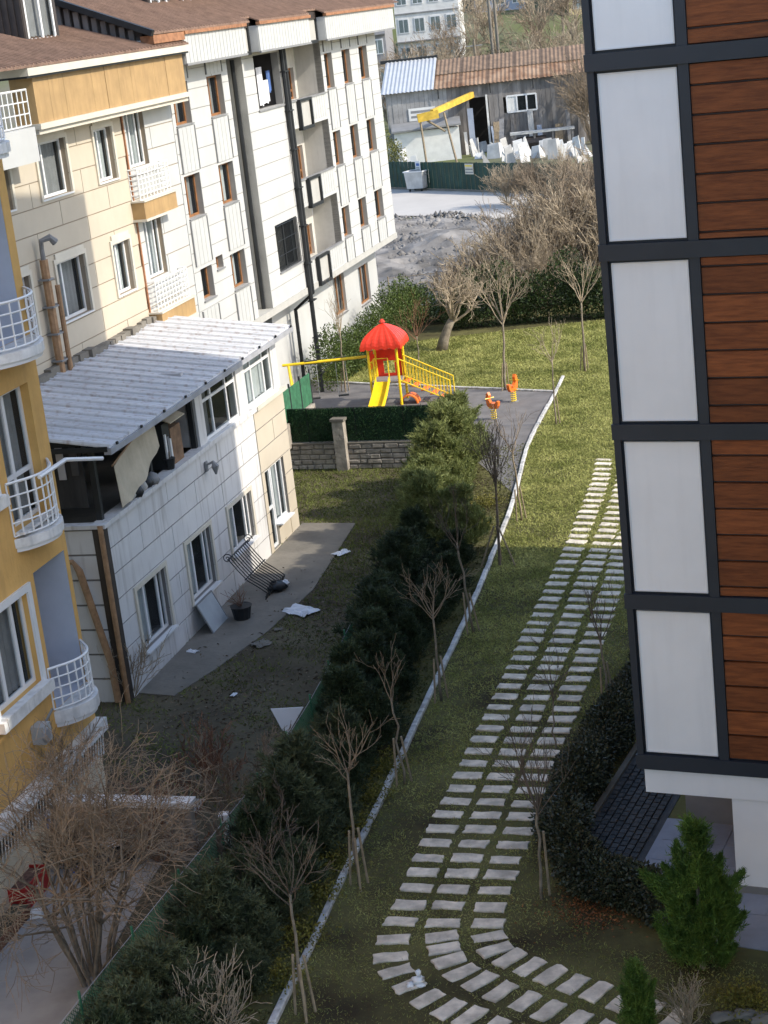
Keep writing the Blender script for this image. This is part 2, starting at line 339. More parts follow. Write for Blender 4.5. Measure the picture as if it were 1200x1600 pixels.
def rect_cells(s0, s1, z0, z1, holes):
    ss = sorted({s0, s1, *[min(max(h[i], s0), s1) for h in holes for i in (0, 1)]}); zs = sorted({z0, z1, *[min(max(h[i], z0), z1) for h in holes for i in (2, 3)]})
    out = []
    for a, b in zip(zs[:-1], zs[1:]):
        if b - a < 1e-4: continue
        run = None
        for c, d in zip(ss[:-1], ss[1:]):
            if d - c < 1e-4: continue
            ms, mz = (c + d) / 2, (a + b) / 2
            inside = any(h[0] < ms < h[1] and h[2] < mz < h[3] for h in holes)
            if inside:
                if run: out.append(run); run = None
            else: run = (run[0], d, a, b) if run else (c, d, a, b)
        if run: out.append(run)
    return out
# facades on the left use local axes x = outward, y = along, z = up
def wall(parent, name, m, n, s0, s1, z0, z1, holes, thick=0.3):
    mb = M()
    for a, b, c, d in rect_cells(s0, s1, z0, z1, holes): mb.box(n - thick, n, a, b, c, d)
    return mb.build(name, m, parent)
def cladding(parent, n, s0, s1, z0, z1, holes, m, row=0.66, joint=0.034, seg=3.2, th=0.02, name='panel', stagger=True, zstart=None):
    z = zstart if zstart is not None else z0; i = 0
    while z < z1 - 0.02:
        za, zb = max(z, z0), min(z + row - joint, z1)
        if zb - za > 0.03:
            x = s0 - (seg * 0.5 * (i % 2) if stagger else 0)
            while x < s1:
                a, b = max(x, s0), min(x + seg - joint, s1)
                if b - a > 0.05:
                    left = rect_cells(a, b, za, zb, holes)
                    while left:                       # each connected piece is a panel of its own
                        grp = [left.pop()]; more = True
                        while more:
                            more = False
                            for c in list(left):
                                if any(min(c[1], g[1]) - max(c[0], g[0]) > -1e-6 and min(c[3], g[3]) - max(c[2], g[2]) > -1e-6 for g in grp): grp.append(c); left.remove(c); more = True
                        mb = M(); j = random.uniform(-.002, .002)
                        for c in grp: mb.box(n, n + th + j, *c)
                        mb.build(name, m, parent)
                x += seg
        z += row; i += 1
def window(parent, n, s0, s1, z0, z1, mull=(0.5,), fm=None, t=0.06, rec=0.14, cur=m_curtain, cw=1.0, sill=m_pvc, transom=None, room=True, back=0.5, sillout=0.06):
    fm = fm or m_pvc; x1 = n - rec; x0 = x1 - 0.06
    mb = M(); mb.box(x0, x1, s0, s1, z0, z0 + t).box(x0, x1, s0, s1, z1 - t, z1).box(x0, x1, s0, s0 + t, z0 + t, z1 - t).box(x0, x1, s1 - t, s1, z0 + t, z1 - t)
    ed = [s0 + t] + [s0 + (s1 - s0) * q for q in mull] + [s1 - t]
    for q in ed[1:-1]: mb.box(x0 + .004, x1 + .006, q - t * .55, q + t * .55, z0 + t, z1 - t)
    zs = [z0 + t, z1 - t]
    if transom:
        zt = z0 + (z1 - z0) * transom; mb.box(x0 + .002, x1 + .004, s0 + t, s1 - t, zt - t * .5, zt + t * .5); zs = [z0 + t, zt, z1 - t]
    o = mb.build('window', fm, parent)
    for a, b in zip(ed[:-1], ed[1:]):
        for c, d in zip(zs[:-1], zs[1:]):
            M().face([(x0 + .03, a, c), (x0 + .03, b, c), (x0 + .03, b, d), (x0 + .03, a, d)]).build('pane', m_glass, o)
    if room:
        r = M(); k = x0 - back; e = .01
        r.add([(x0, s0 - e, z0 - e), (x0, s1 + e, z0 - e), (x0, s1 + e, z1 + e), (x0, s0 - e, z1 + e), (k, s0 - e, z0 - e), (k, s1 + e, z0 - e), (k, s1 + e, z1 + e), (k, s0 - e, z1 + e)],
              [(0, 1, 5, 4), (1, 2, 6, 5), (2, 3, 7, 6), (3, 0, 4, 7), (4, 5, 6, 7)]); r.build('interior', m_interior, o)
    if cur:
        r = M(); k = 22; xs = x0 - 0.12; a, b = s0 + .03, s0 + .03 + (s1 - s0 - .06) * cw
        ph = random.random() * 6
        pt = [(xs + 0.025 * sin(i * 2.1 + ph) + 0.01 * sin(i * 5.3), a + (b - a) * i / k) for i in range(k + 1)]
        for (xa, ya), (xb, yb) in zip(pt[:-1], pt[1:]): r.face([(xa, ya, z0 + .04), (xb, yb, z0 + .04), (xb, yb, z1 - .04), (xa, ya, z1 - .04)])
        r.build('curtain', cur, o)
    if sill:
        M().box(n - rec, n + sillout, s0 - .05, s1 + .05, z0 - .05, z0 - .002).build('sill', sill, o)
    return o
def railing(parent, m, pts, z0, z1, rows=4, spacing=0.14, r=0.012, name='railing', top=True):
    """pts: polyline (x,y) local; vertical bars + horizontal rails."""
    mb = M(); pts = [Vector((p[0], p[1], 0)) for p in pts]
    for i in range(rows + 1):
        z = z0 + (z1 - z0) * i / rows
        mb.tube([(p.x, p.y, z) for p in pts], r * (1.6 if i == rows and top else 1), 5)
    for a, b in zip(pts[:-1], pts[1:]):
        k = max(1, int((b - a).length / spacing))
        for j in range(k + (1 if b is pts[-1] else 0)):
            p = a.lerp(b, j / k); mb.tube([(p.x, p.y, z0), (p.x, p.y, z1)], r, 5)
    return mb.build(name, m, parent)

# ================================================================== SETTING
FENCE = [Vector(p) for p in [(-6.9, 21, 0), (-5.9, 24.2, 0), (-4.2, 29.2, 0), (-2.6, 33.9, 0), (-1.3, 40, 0), (0.6, 50, 0), (1.75, 57, 0), (2.85, 63.6, 0)]]
WALL_A, WALL_B = Vector((2.95, 63.62, 0)), Vector((-9.0, 68.1, 0))
LAWN = [(-6.9, 21)] + [(p.x, p.y) for p in FENCE[1:]] + [(-9.0, 68.1), (-14, 92), (70, 92), (70, 12), (-6.9, 12)]
def hill(y, x=0):
    def ss(a, b, v):
        t = min(1, max(0, (v - a) / (b - a))); return t * t * (3 - 2 * t)
    h = -1.6 + 1.58 * ss(85, 89, y) + 2.0 * ss(90, 118, y) + 26 * ss(168, 310, y)
    return h
mb = M(); ys = [-40, 10, 40, 70, 84, 86, 88, 90] + list(range(93, 121, 3)) + list(range(125, 310, 5)) + [340, 400, 500, 700]; xs = [-300, -150, -80, -40, -20, -10] + list(range(-6, 40, 3)) + [45, 60, 90, 150, 300]
for y in ys:
    for x in xs:
        b = 0.12 * (sin(x * .9 + y * .5) + sin(x * .37 - y * .83)) if y > 92 and y < 108 else 0
        mb.v.append((x, y, hill(y) + b))
nx = len(xs)
for j in range(len(ys) - 1):
    for i in range(nx - 1): mb.f.append((j * nx + i, j * nx + i + 1, (j + 1) * nx + i + 1, (j + 1) * nx + i))
struct(mb.build('ground', m_ground))
mb = M(); mb.prism(LAWN, -1.5, 0.0); struct(mb.build('lawn', m_soil))
yard = [(-70, 12), (-6.9, 12)] + [(p.x, p.y) for p in FENCE] + [(-9.0, 68.0), (-70, 84)]
struct(M().prism([(x - 0.01, y - 0.01) for x, y in yard], -1.45, -1.0).build('yard', m_yard))

# rubble field and dusty road behind the garden
mb = M(); xs = np.linspace(-12, 34, 60); ys = np.linspace(94, 122, 44); nx = len(xs)
rna, rnb = G(580, 338, 2.0), G(960, 338, 2.0)
def road_y(x): return rna.y + (rnb.y - rna.y) * (x - rna.x) / (rnb.x - rna.x)
for y in ys:
    for x in xs:
        b = 0.12 * (sin(x * .9 + y * .5) + sin(x * .37 - y * .83))
        edge = max(0, min(1, (road_y(x) - y) / 3, (y - 94) / 3)); b *= edge
        mb.v.append((x, y, hill(y) + b - .06 + .2 * edge + 0.28 * edge * RNG.random() + 0.25 * edge * max(0, sin(x * .6 + 1) * sin(y * .45))))
for j in range(len(ys) - 1):
    for i in range(nx - 1): mb.f.append((j * nx + i, j * nx + i + 1, (j + 1) * nx + i + 1, (j + 1) * nx + i))
struct(mb.build('rubble_field', m_rubble))
rub = []
C = np.stack([RNG.uniform(-4, 20, 9000), RNG.uniform(95, 121, 9000), np.zeros(9000)], 1)
V = []; F = []
for i, c in enumerate(C):
    if c[1] > road_y(c[0]) - .4: continue
    z = hill(c[1]) + 0.18 + 0.12 * (sin(c[0] * .9 + c[1] * .5) + sin(c[0] * .37 - c[1] * .83)); r = abs(RNG.normal(.06, .09)) + .05
    o = len(V)
    for d in [(1, 0, 0), (0, 1, 0), (-1, 0, 0), (0, -1, 0), (0, 0, 1), (0, 0, -1)]:
        V.append(np.array([c[0], c[1], z]) + np.array(d) * r * RNG.uniform(.5, 1.3))
    F += [(o, o + 1, o + 4), (o + 1, o + 2, o + 4), (o + 2, o + 3, o + 4), (o + 3, o, o + 4), (o + 1, o, o + 5), (o + 2, o + 1, o + 5), (o + 3, o + 2, o + 5), (o, o + 3, o + 5)]
rb = np_mesh('rubble_stones', np.array(V), np.array(F), m_rubble); struct(rb, 'stuff'); tag(rb, 'loose grey rubble stones scattered over the waste ground', 'rubble')
mb = M(); pr = [G(580, 338, 2.0), G(960, 338, 2.0)]; pf = [G(580, 296, 2.0), G(960, 296, 2.0)]
def extend(a, b, t0, t1): d = (b - a); return a - d * t0, b + d * t1
a, b = extend(pr[0], pr[1], 0.8, 1.2); c, d = extend(pf[0], pf[1], 0.8, 1.2)
mb = M(); k = 40; kr = 14
for i in range(k + 1):
    p = a.lerp(b, i / k); q = c.lerp(d, i / k)
    for j in range(kr + 1): r_ = p.lerp(q, j / kr); mb.v.append((r_.x, r_.y, hill(r_.y) + .06))
for i in range(k):
    for j in range(kr): o_ = i * (kr + 1) + j; mb.f.append((o_, o_ + kr + 1, o_ + kr + 2, o_ + 1))
struct(mb.build('road', m_road))

# playground pad
KERB_PX = [(880, 590), (868, 615), (845, 655), (822, 700), (806, 770), (795, 805), (772, 862), (742, 938), (700, 1027), (642, 1150), (602, 1238), (560, 1322), (525, 1396), (488, 1475), (445, 1565), (405, 1640), (360, 1730)]
KW = [G(*p) for p in KERB_PX]
pad = [(2.9, 63.9)] + [(p.x - .05, p.y) for p in reversed(KW[1:5])]
far_r = G(868, 613); far_l = G(440, 590)
pad = [(WALL_A.x - .1, WALL_A.y + .15), (KW[4].x - .1, KW[4].y), (KW[3].x - .1, KW[3].y), (KW[2].x - .1, KW[2].y), (far_r.x - .1, far_r.y), (-3.3, 77.6), (-6.5, 78.6), (-5.5, 66.9)]
pad_o = struct(M().prism(pad, -0.05, 0.012).build('playground_pad', m_rubber))

# kerb, stone by stone
def resample(pts, step):
    out = [pts[0].copy()]; acc = 0
    for a, b in zip(pts[:-1], pts[1:]):
        L = (b - a).length; t = step - acc
        while t <= L: out.append(a.lerp(b, t / L)); t += step
        acc = (acc + L) % step
    return out
def smooth_poly(pts, it=2):
    for _ in range(it):
        q = [pts[0]]
        for a, b in zip(pts[:-1], pts[1:]): q += [a.lerp(b, .25), a.lerp(b, .75)]
        pts = q + [pts[-1]]
    return pts
kerb_root = struct(M().tube([(p.x, p.y, -.06) for p in smooth_poly(KW)], 0.06, 4).build('kerb', m_concrete))
kp = resample(smooth_poly(KW), 1.0)
def kerb_run(pts, root, w=.135, h=.09):
    for i, (a, b) in enumerate(zip(pts[:-1], pts[1:])):
        d = (b - a); L = d.length; d.normalize(); nrm = Vector((-d.y, d.x, 0)); j = random.uniform(-.012, .012)
        a2, b2 = a + d * .008 + nrm * j, b - d * .008 + nrm * random.uniform(-.012, .012); hz = h + random.uniform(-.012, .012); c = .02
        mb = M(); bot = [a2 - nrm * w / 2, a2 + nrm * w / 2, b2 + nrm * w / 2, b2 - nrm * w / 2]
        top = [a2 - nrm * (w / 2 - c), a2 + nrm * (w / 2 - c), b2 + nrm * (w / 2 - c), b2 - nrm * (w / 2 - c)]
        ring = [(p.x, p.y, -.05) for p in bot] + [(p.x, p.y, hz - c) for p in bot] + [(p.x, p.y, hz) for p in top]
        mb.add(ring, [(3, 2, 1, 0)] + [(i, (i + 1) % 4, 4 + (i + 1) % 4, 4 + i) for i in range(4)] + [(4 + i, 4 + (i + 1) % 4, 8 + (i + 1) % 4, 8 + i) for i in range(4)] + [(8, 9, 10, 11)])
        mb.build('kerb_stone', m_kerb, root)
kerb_run(kp, kerb_root)
kerb_run(resample([Vector((far_r.x, far_r.y, 0)), Vector((-3.3, 77.8, 0))], 1.0), kerb_root)

# stepping-stone path
CA = [(951, 672), (943, 725), (937, 753), (928, 781), (919, 800), (899, 852), (866, 922), (848, 960), (835, 988), (809, 1045), (796, 1074), (781, 1107), (758, 1155), (724, 1227), (705, 1266), (686, 1308), (665, 1351), (648, 1397), (638, 1421), (626, 1443)]
CB = [(985, 715), (972, 768), (959, 806), (939, 852), (925, 887), (911, 922), (896, 960), (884, 988), (872, 1015), (860, 1045), (845, 1074), (833, 1107), (811, 1155), (779, 1227), (763, 1266), (746, 1308), (727, 1351), (708, 1397), (698, 1421), (692, 1443)]
CC = [(1012, 770), (985, 825), (969, 864), (960, 908), (943, 960), (932, 988), (922, 1015), (911, 1045), (897, 1074), (886, 1107), (863, 1155), (831, 1227), (821, 1266), (808, 1308), (788, 1351), (773, 1397), (765, 1421), (762, 1452)]
def at_y(poly, y):
    for (x0, y0), (x1, y1) in zip(poly[:-1], poly[1:]):
        if y0 <= y <= y1: return x0 + (x1 - x0) * (y - y0) / (y1 - y0)
    return None
path_root = struct(M().prism([(p.x, p.y) for p in [G(600, 1600), G(700, 1600), G(762, 1440), G(985, 800), G(940, 700), G(620, 1440)]], -0.08, -0.03).build('path', m_soil))
STONES = []
def stone(p, ang, L=.60, Wd=.30):
    L *= random.uniform(.95, 1.05); Wd *= random.uniform(.92, 1.06); h = .035 + random.uniform(-.008, .010)
    o = M(); c = .012; k = 7
    # slightly chipped outline
    out = []
    for (sx, sy), (ex, ey) in zip([(-1, -1), (1, -1), (1, 1), (-1, 1)], [(1, -1), (1, 1), (-1, 1), (-1, -1)]):
        for t in (0.0, .35, .7):
            out.append(((sx + (ex - sx) * t) * L / 2 + random.uniform(-.022, .022), (sy + (ey - sy) * t) * Wd / 2 + random.uniform(-.020, .020)))
    n = len(out); vs = [(x, y, -.06) for x, y in out] + [(x, y, h - c) for x, y in out] + [(x * .97, y * .955, h) for x, y in out]
    o.add(vs, [(i, (i + 1) % n, n + (i + 1) % n, n + i) for i in range(n)] + [(n + i, n + (i + 1) % n, 2 * n + (i + 1) % n, 2 * n + i) for i in range(n)] + [tuple(2 * n + i for i in range(n))])
    ob = o.build('paving_stone', m_stone, path_root); a = ang + random.uniform(-.03, .03)
    ob.location = (p.x + random.uniform(-.015, .015), p.y + random.uniform(-.015, .015), random.uniform(-.018, .006)); ob.rotation_euler = (random.uniform(-.03, .03), random.uniform(-.02, .02), a)
    STONES.append((p.x, p.y, a, L, Wd))
rows = resample([G(*p) for p in reversed(CB)], 0.605)
fd = []
for p in rows:
    # pixel of this row in the middle column (project back by search along CB)
    best = min(((G(x0 + (x1 - x0) * t, y0 + (y1 - y0) * t) - p).length, y0 + (y1 - y0) * t) for (x0, y0), (x1, y1) in zip(CB[:-1], CB[1:]) for t in np.linspace(0, 1, 81))
    fd.append(best[1])
for y in fd:
    xa, xb, xc = at_y(CA, y - 1.5), at_y(CB, y), at_y(CC, y + 2.0)
    pts = [G(x, yy) for x, yy in ((xa, y - 1.5), (xb, y), (xc, y + 2)) if x is not None]
    if len(pts) >= 2: ang = atan2(pts[-1].y - pts[0].y, pts[-1].x - pts[0].x)
    else: ang = -.25
    for p in pts: stone(p, ang)
BA = [(616, 1469), (611, 1496), (620, 1519), (640, 1541), (667, 1561), (700, 1577), (735, 1591), (772, 1605), (812, 1620)]
BB = [(690, 1465), (693, 1484), (702, 1503), (722, 1520), (749, 1534), (783, 1550), (820, 1565), (858, 1581), (898, 1596), (940, 1612)]
BC = [(765, 1464), (774, 1485), (798, 1499), (829, 1511), (860, 1524), (895, 1538), (933, 1551), (972, 1566), (1012, 1580), (1055, 1594)]
for seq in (BA, BB, BC):
    P = [G(*p) for p in seq]
    for i, p in enumerate(P):
        d = P[min(i + 1, len(P) - 1)] - P[max(i - 1, 0)]
        a = atan2(d.y, d.x) + pi / 2
        stone(p, a)

# narrow concrete walk beside the low annex and the patio of the orange house
walk = [LW(0.02, -0.4), LW(0.02, 14.6), LW(2.0, 14.4), LW(2.5, 7.6), LW(2.2, 4.2), LW(1.6, 1.2), LW(1.1, -0.6)]
struct(M().prism([(p.x, p.y) for p in walk], -1.05, -0.97).build('side_walk', m_concrete))
pat = [LW(1.75, -6.4), LW(4.2, -6.6), LW(4.35, -10.5), LW(4.9, -15.5), LW(4.6, -24), LW(1.75, -24)]
struct(M().prism([(p.x, p.y) for p in pat], -1.05, -0.975).build('patio', m_patio))

# ================================================================== WHITE AND TIMBER BLOCK ON THE RIGHT
rb = thing('modern_apartment', 'tall modern block with white panels, dark frames and reddish wood planks on the right', 'building', (Q0.x, Q0.y, 0), RA)
ZTOP = 28.0
M().box(0.02, 18, 0.05, 19.2, 1.9, ZTOP).build('body', m_panelw, rb)
M().box(1.52, 18, 0.02, 19.2, -0.05, 1.895).build('lower_wall', m_panelw, rb)
M().box(1.535, 18, -0.012, 0.02, -0.02, 0.16).build('plinth', m_panelgrey, rb)
M().box(-0.02, 1.515, 2.55, 2.8, -0.02, 1.89).build('recess_wall', m_panelgrey, rb)
M().box(-0.02, 18, -0.03, 0.05, 1.885, 2.36).build('fascia_panel', m_panelw, rb)
M().box(5.4, 17, -9.5, 0.0, 2.0, 16.5).build('added_shade_block', m_panelw, rb)  # unseen block added to shade the orange house and the patio
bands = [2.50 + 3.045 * i for i in range(8)]
for z in bands: M().box(-0.14, 3.85, -0.10, 0.05, z - .135, z + .135).build('frame_beam', m_anth, rb)
for i, z in enumerate(bands[:-1]):
    z0, z1 = z + .135, bands[i + 1] - .135
    M().box(-0.12, -0.004, -0.07, 0.10, z0, z1).build('frame_post', m_anth, rb)
    M().box(1.365, 1.535, -0.07, 0.03, z0, z1).build('frame_post', m_anth, rb)
    p = M().box(0.045, 1.335, -0.02, 0.045, z0 + .045, z1 - .045).build('white_panel', m_panelw, rb)
    g = M(); g.box(0.0, 1.36, 0.02, 0.048, z0, z1); g.build('panel_rebate', m_anth, rb)
    mb = M(); e = .022
    mb.box(.045, 1.335, -.032, -.018, z0 + .045, z0 + .045 + e).box(.045, 1.335, -.032, -.018, z1 - .045 - e, z1 - .045).box(.045, .045 + e, -.032, -.018, z0 + .07, z1 - .07).box(1.335 - e, 1.335, -.032, -.018, z0 + .07, z1 - .07)
    mb.build('panel_trim', m_pvc, rb)
    M().box(1.54, 3.85, .018, .049, z0, z1).build('plank_backing', m_anth, rb)
    zz = z0 + [0.02, .18, .30, .12, .25, .08, .2][i] - .46; k = 0
    while zz < z1 - .01:
        a, b = max(zz, z0), min(zz + .462, z1)
        if b - a > .03:
            mb = M(); c = .022; f = -.042 + random.uniform(-.008, .008)
            x0, x1 = 1.545, 3.84
            mb.hexa([(x0, f, a + c), (x1, f, a + c), (x1, .017, a + .004), (x0, .017, a + .004), (x0, f, b - c), (x1, f, b - c), (x1, .017, b - .012), (x0, .017, b - .012)])
            o = mb.build('wood_plank', m_wood, rb)
        zz += .462
# paving and dark pavers below it
def RW(r, d, z=0): return Q0 + eR * r + eB * d + Vector((0, 0, z))
dp = struct(M().prism([(p.x, p.y) for p in (RW(-1.95, -.1), RW(-.42, -.1), RW(-.42, 14), RW(-1.95, 14))], -.05, .012).build('paver_strip', m_darkpaver))
base_pav = None
for i in range(8):
    for j in range(32):
        r, d = -1.72 + i * .155, .25 + j * .2 + (.1 if i % 2 else 0)
        if base_pav is None:
            mb = M(); mb.hexa([(-.07, -.092, -.02), (.07, -.092, -.02), (.07, .092, -.02), (-.07, .092, -.02), (-.06, -.082, .04), (.06, -.082, .04), (.06, .082, .04), (-.06, .082, .04)])
            o = mb.build('paver', m_darkpaver, dp); base_pav = o.data
        else: o = link('paver', base_pav, dp)
        p = RW(r, d, .012 + random.uniform(-.006, .006)); o.location = p; o.rotation_euler = (random.uniform(-.03, .03), random.uniform(-.03, .03), RA)
M().prism([(p.x, p.y) for p in (RW(-1.95, -.1), RW(-1.83, -.1), RW(-1.83, 14), RW(-1.95, 14))], .012, .07).build('edging', m_concrete, dp)
gp = struct(M().prism([(p.x, p.y) for p in (RW(-.42, 0.3), RW(.3, -1.3), RW(1.4, -1.75), RW(8, -2.2), RW(8, 2.6), RW(-.42, 2.6))], -.05, .016).build('entrance_paving', m_bluegrey))
for i in range(9):
    for j in range(5):
        r, d = -.3 + i * .62, -1.5 + j * .8
        if d < -.2 - .95 * max(0, min(1, (r + .3) / 1.6)): continue
        mb = M(); mb.box(0, .605, 0, .785, 0, .012); o = mb.build('paving_slab', m_bluegrey, gp); o.location = RW(r, d, .016 + random.uniform(0, .003)); o.rotation_euler = (0, 0, RA)

# ================================================================== HOUSES ON THE LEFT (local x outward, y along, z up)
def lhouse(name, label): return thing(name, label, 'building', P0, -LA)
def rebase(root, n, s, z):
    root.location = LW(n, s, z)
    for c in root.children: c.location = Vector(c.location) - Vector((n, s, z))

# ------------------------------------------------ long white block
wb = lhouse('white_apartment', 'long white apartment block with ribbed window strips, small balconies and brown roof')
NC = -4.0; ZB, ZE = 4.62, 14.62; SC0, SC1 = 17.95, 46.4
rowsz = [(12.56, 14.02), (9.30, 10.80), (6.10, 7.45)]
cols1 = [(18.25, 19.85), (21.85, 23.5)]
cols4 = [(37.2, 38.45), (40.1, 41.5), (43.1, 44.6)]
rows4 = [(12.46, 14.0), (9.0, 10.54), (5.72, 7.1)]
holes = [(a, b, c, d) for a, b in cols1 for c, d in rowsz]
holes[2] = (18.6, 19.8, 6.3, 7.45)
holes.append((20.3, 21.05, 7.15, 7.62))
sec1 = (SC0, 24.2); sec2 = (26.0, 30.75); sec4 = (36.75, SC1)
wall(wb, 'wall_core', m_white_joint, NC - .02, sec1[0], sec1[1], ZB, ZE, holes)
cladding(wb, NC - .02, sec1[0], sec1[1], ZB, ZE, holes, m_white, row=.70, seg=9)
h2 = [(27.4, 30.6, 12.35, 14.45), (27.45, 30.4, 5.8, 7.72)]
wall(wb, 'wall_core', m_white_joint, NC - .02, sec2[0], sec2[1], ZB, ZE, h2)
cladding(wb, NC - .02, sec2[0], sec2[1], ZB, ZE, h2, m_white, row=.70, seg=9)
h4 = [(a, b, c, d) for a, b in cols4 for c, d in rows4]
wall(wb, 'wall_core', m_white_joint, NC - .02, sec4[0], sec4[1], ZB, ZE, h4)
cladding(wb, NC - .02, sec4[0], sec4[1], ZB, ZE, h4, m_white, row=.70, seg=12)
# recessed grey strip and recessed balcony wall
wall(wb, 'recess_wall', m_stripgrey, NC - .65, sec1[1], sec2[0], ZB - .3, ZE, [])
cladding(wb, NC - .65, sec1[1] + .02, sec2[0] - .02, ZB - .2, ZE, [], m_stripgrey, row=.70, seg=4, name='grey_panel')
doors = []
for (lb_, rt_) in (((452, 157), (472, 102)), ((469, 284), (488, 220)), ((484, 400), (503, 340))):
    (sa_, za_), (sb_, zb_) = LP(NC - 1.25, *lb_), LP(NC - 1.25, *rt_); doors.append((sa_, min(sb_, 36.4), za_, zb_))
wall(wb, 'balcony_back_wall', m_balcwall, NC - 1.25, sec2[1], sec4[0], ZB - .3, ZE, doors)
M().box(NC - 1.25, NC - .33, sec2[1] - .04, sec2[1] - .001, ZB, ZE).build('balcony_side_wall', m_white, wb)
M().box(NC - 1.24, NC - .03, sec4[0], sec4[0] + .25, ZB, ZE - .01).build('balcony_side_wall', m_balcwall, wb)
M().box(NC - .66, NC - .03, sec1[1] - .25, sec1[1], ZB, ZE - .01).build('recess_side_wall', m_white, wb)
M().box(NC - .66, NC - .03, sec2[0], sec2[0] + .2, ZB, ZE - .01).build('recess_side_wall', m_stripgrey, wb)
for i, (a, b, c, d) in enumerate(doors):
    window(wb, NC - 1.25, a, b, c, d, mull=(0.62,), fm=m_brownframe, t=.10, cur=m_curtain, sill=None, transom=.28)
# ordinary windows with brown frames
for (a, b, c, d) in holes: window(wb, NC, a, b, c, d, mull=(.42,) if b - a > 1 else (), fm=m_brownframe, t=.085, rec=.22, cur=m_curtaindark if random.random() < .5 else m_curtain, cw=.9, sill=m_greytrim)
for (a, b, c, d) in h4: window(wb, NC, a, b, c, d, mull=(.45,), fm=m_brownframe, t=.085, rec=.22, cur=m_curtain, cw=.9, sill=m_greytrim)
# ribbed boards between the windows, edge trims
def ribbed(s0, s1, z0, z1, n=NC, k=None):
    k = k or max(3, int((s1 - s0) / .34)); mb = M(); w_ = (s1 - s0) / k
    for i in range(k): mb.box(n - .03, n + .035, s0 + i * w_ + .012, s0 + (i + 1) * w_ - .012, z0, z1)
    mb.box(n - .03, n + .008, s0, s1, z0 + .003, z1 - .003)
    mb.build('ribbed_board', m_ribwhite, wb)
    M().box(n, n + .06, s0 - .06, s0 - .002, z0, z1).build('edge_trim', m_greytrim, wb); M().box(n, n + .06, s1 + .002, s1 + .06, z0, z1).build('edge_trim', m_greytrim, wb)
for (a, b) in cols1:
    ribbed(a, b, 10.9, 12.48); ribbed(a, b, 7.6, 9.22); ribbed(a, b, ZB, 5.98); ribbed(a, b, 14.1, ZE)
for (a, b) in cols4:
    ribbed(a, b, 10.64, 12.38); ribbed(a, b, 7.2, 8.92); ribbed(a, b, ZB, 5.64); ribbed(a, b, 14.08, ZE)
# upper balcony opening with washing, lower barred window of the bay
lo = M(); lo.box(NC - 1.9, NC - 1.85, 27.2, 30.7, 12.2, 14.5); lo.build('loggia_back', mat('dark_green_loggia', (0.018, 0.03, 0.026), .7), wb)
M().box(NC - 1.9, NC - .3, 27.2, 30.7, 12.25, 12.33).box(NC - 1.9, NC - .3, 27.3, 27.38, 12.3, 14.5).box(NC - 1.9, NC - .3, 30.62, 30.7, 12.3, 14.5).box(NC - 1.9, NC - .3, 27.3, 30.7, 14.46, 14.52).build('loggia_lining', m_interior, wb)
M().box(NC - .3, NC + .06, 27.3, 30.65, 12.27, 12.345).build('loggia_sill', m_greytrim, wb)
o = window(wb, NC, 27.45, 30.4, 5.8, 7.72, mull=(.5,), fm=m_black, t=.08, cur=None, sill=m_greytrim)
railing(wb, m_black, [(NC + .03, 27.5), (NC + .03, 30.35)], 5.85, 7.66, 3, .16, .012, 'window_bars')
# balcony parapets
for zc in (11.35, 8.05, 4.66):
    z0, z1 = zc, zc + .95
    M().box(NC - 1.24, NC + .02, 30.78, 36.72, z0 - .16, z0 - .005).build('balcony_slab', m_white, wb)
    mb = M(); k = 17; st = (36.74 - 30.8) / k
    for i in range(k):
        if 32.2 < 30.8 + i * st < 34.0: continue
        mb.box(NC - .06, NC + .02, 30.8 + i * st + .012, 30.8 + (i + 1) * st - .012, z0, z1)
    mb.box(NC - .08, NC - .055, 30.8, 36.74, z0, z1); mb.build('balcony_parapet', m_ribwhite, wb)
    M().box(NC - .1, NC + .07, 30.78, 36.76, z1 + .002, z1 + .07).build('parapet_cap', m_greytrim, wb)
    f = M(); a, b, c, d = 32.25, 34.0, z0 - .28, z1 + .05
    f.box(NC, NC + .2, a, b, c, c + .13).box(NC, NC + .2, a, b, d - .1, d).box(NC, NC + .2, a, a + .14, c + .13, d - .1).box(NC, NC + .2, b - .14, b, c + .13, d - .1); f.build('parapet_frame', m_black, wb)
    M().box(NC + .01, NC + .1, a + .145, b - .145, c + .135, d - .105).build('parapet_infill', m_stripgrey, wb)
# slab edge below, ground floor set back
M().box(NC - 5, NC + .05, SC0 - .05, SC1 + .05, ZB - .28, ZB - .005).build('slab_edge', m_stripgrey, wb)
gh = [(38.1, 40.0, 1.9, 3.75), (42.5, 44.4, 1.6, 3.5)]
wall(wb, 'ground_floor_wall', m_white, NC - 1.1, SC0, SC1 - .4, -.1, ZB - .285, gh)
for (a, b, c, d) in gh: window(wb, NC - 1.1, a, b, c, d, mull=(.5,), fm=m_brownframe, t=.1, cur=m_curtaindark, sill=m_greytrim)
# drain pipes
pp = M(); pp.tube([(NC + .12, 30.72, ZE), (NC + .12, 30.72, 0)], .10, 8); pp.tube([(NC + .13, 31.05, ZE), (NC + .13, 31.05, 4.3), (NC - .8, 31.2, 3.6), (NC - .8, 31.2, 0)], .085, 8)
for z in np.arange(.8, 14.5, 1.6): pp.box(NC, NC + .24, 30.59, 31.16, z, z + .05)
pp.build('drain_pipe', m_black, wb)
M().tube([(NC - .4, 26.02, ZE - .2), (NC - .4, 26.02, ZB - .2)], .10, 8).build('drain_pipe', m_black, wb)
M().box(NC - .64, NC - .1, 24.3, 25.95, ZB - .62, ZB - .29).build('recess_base_box', m_black, wb)
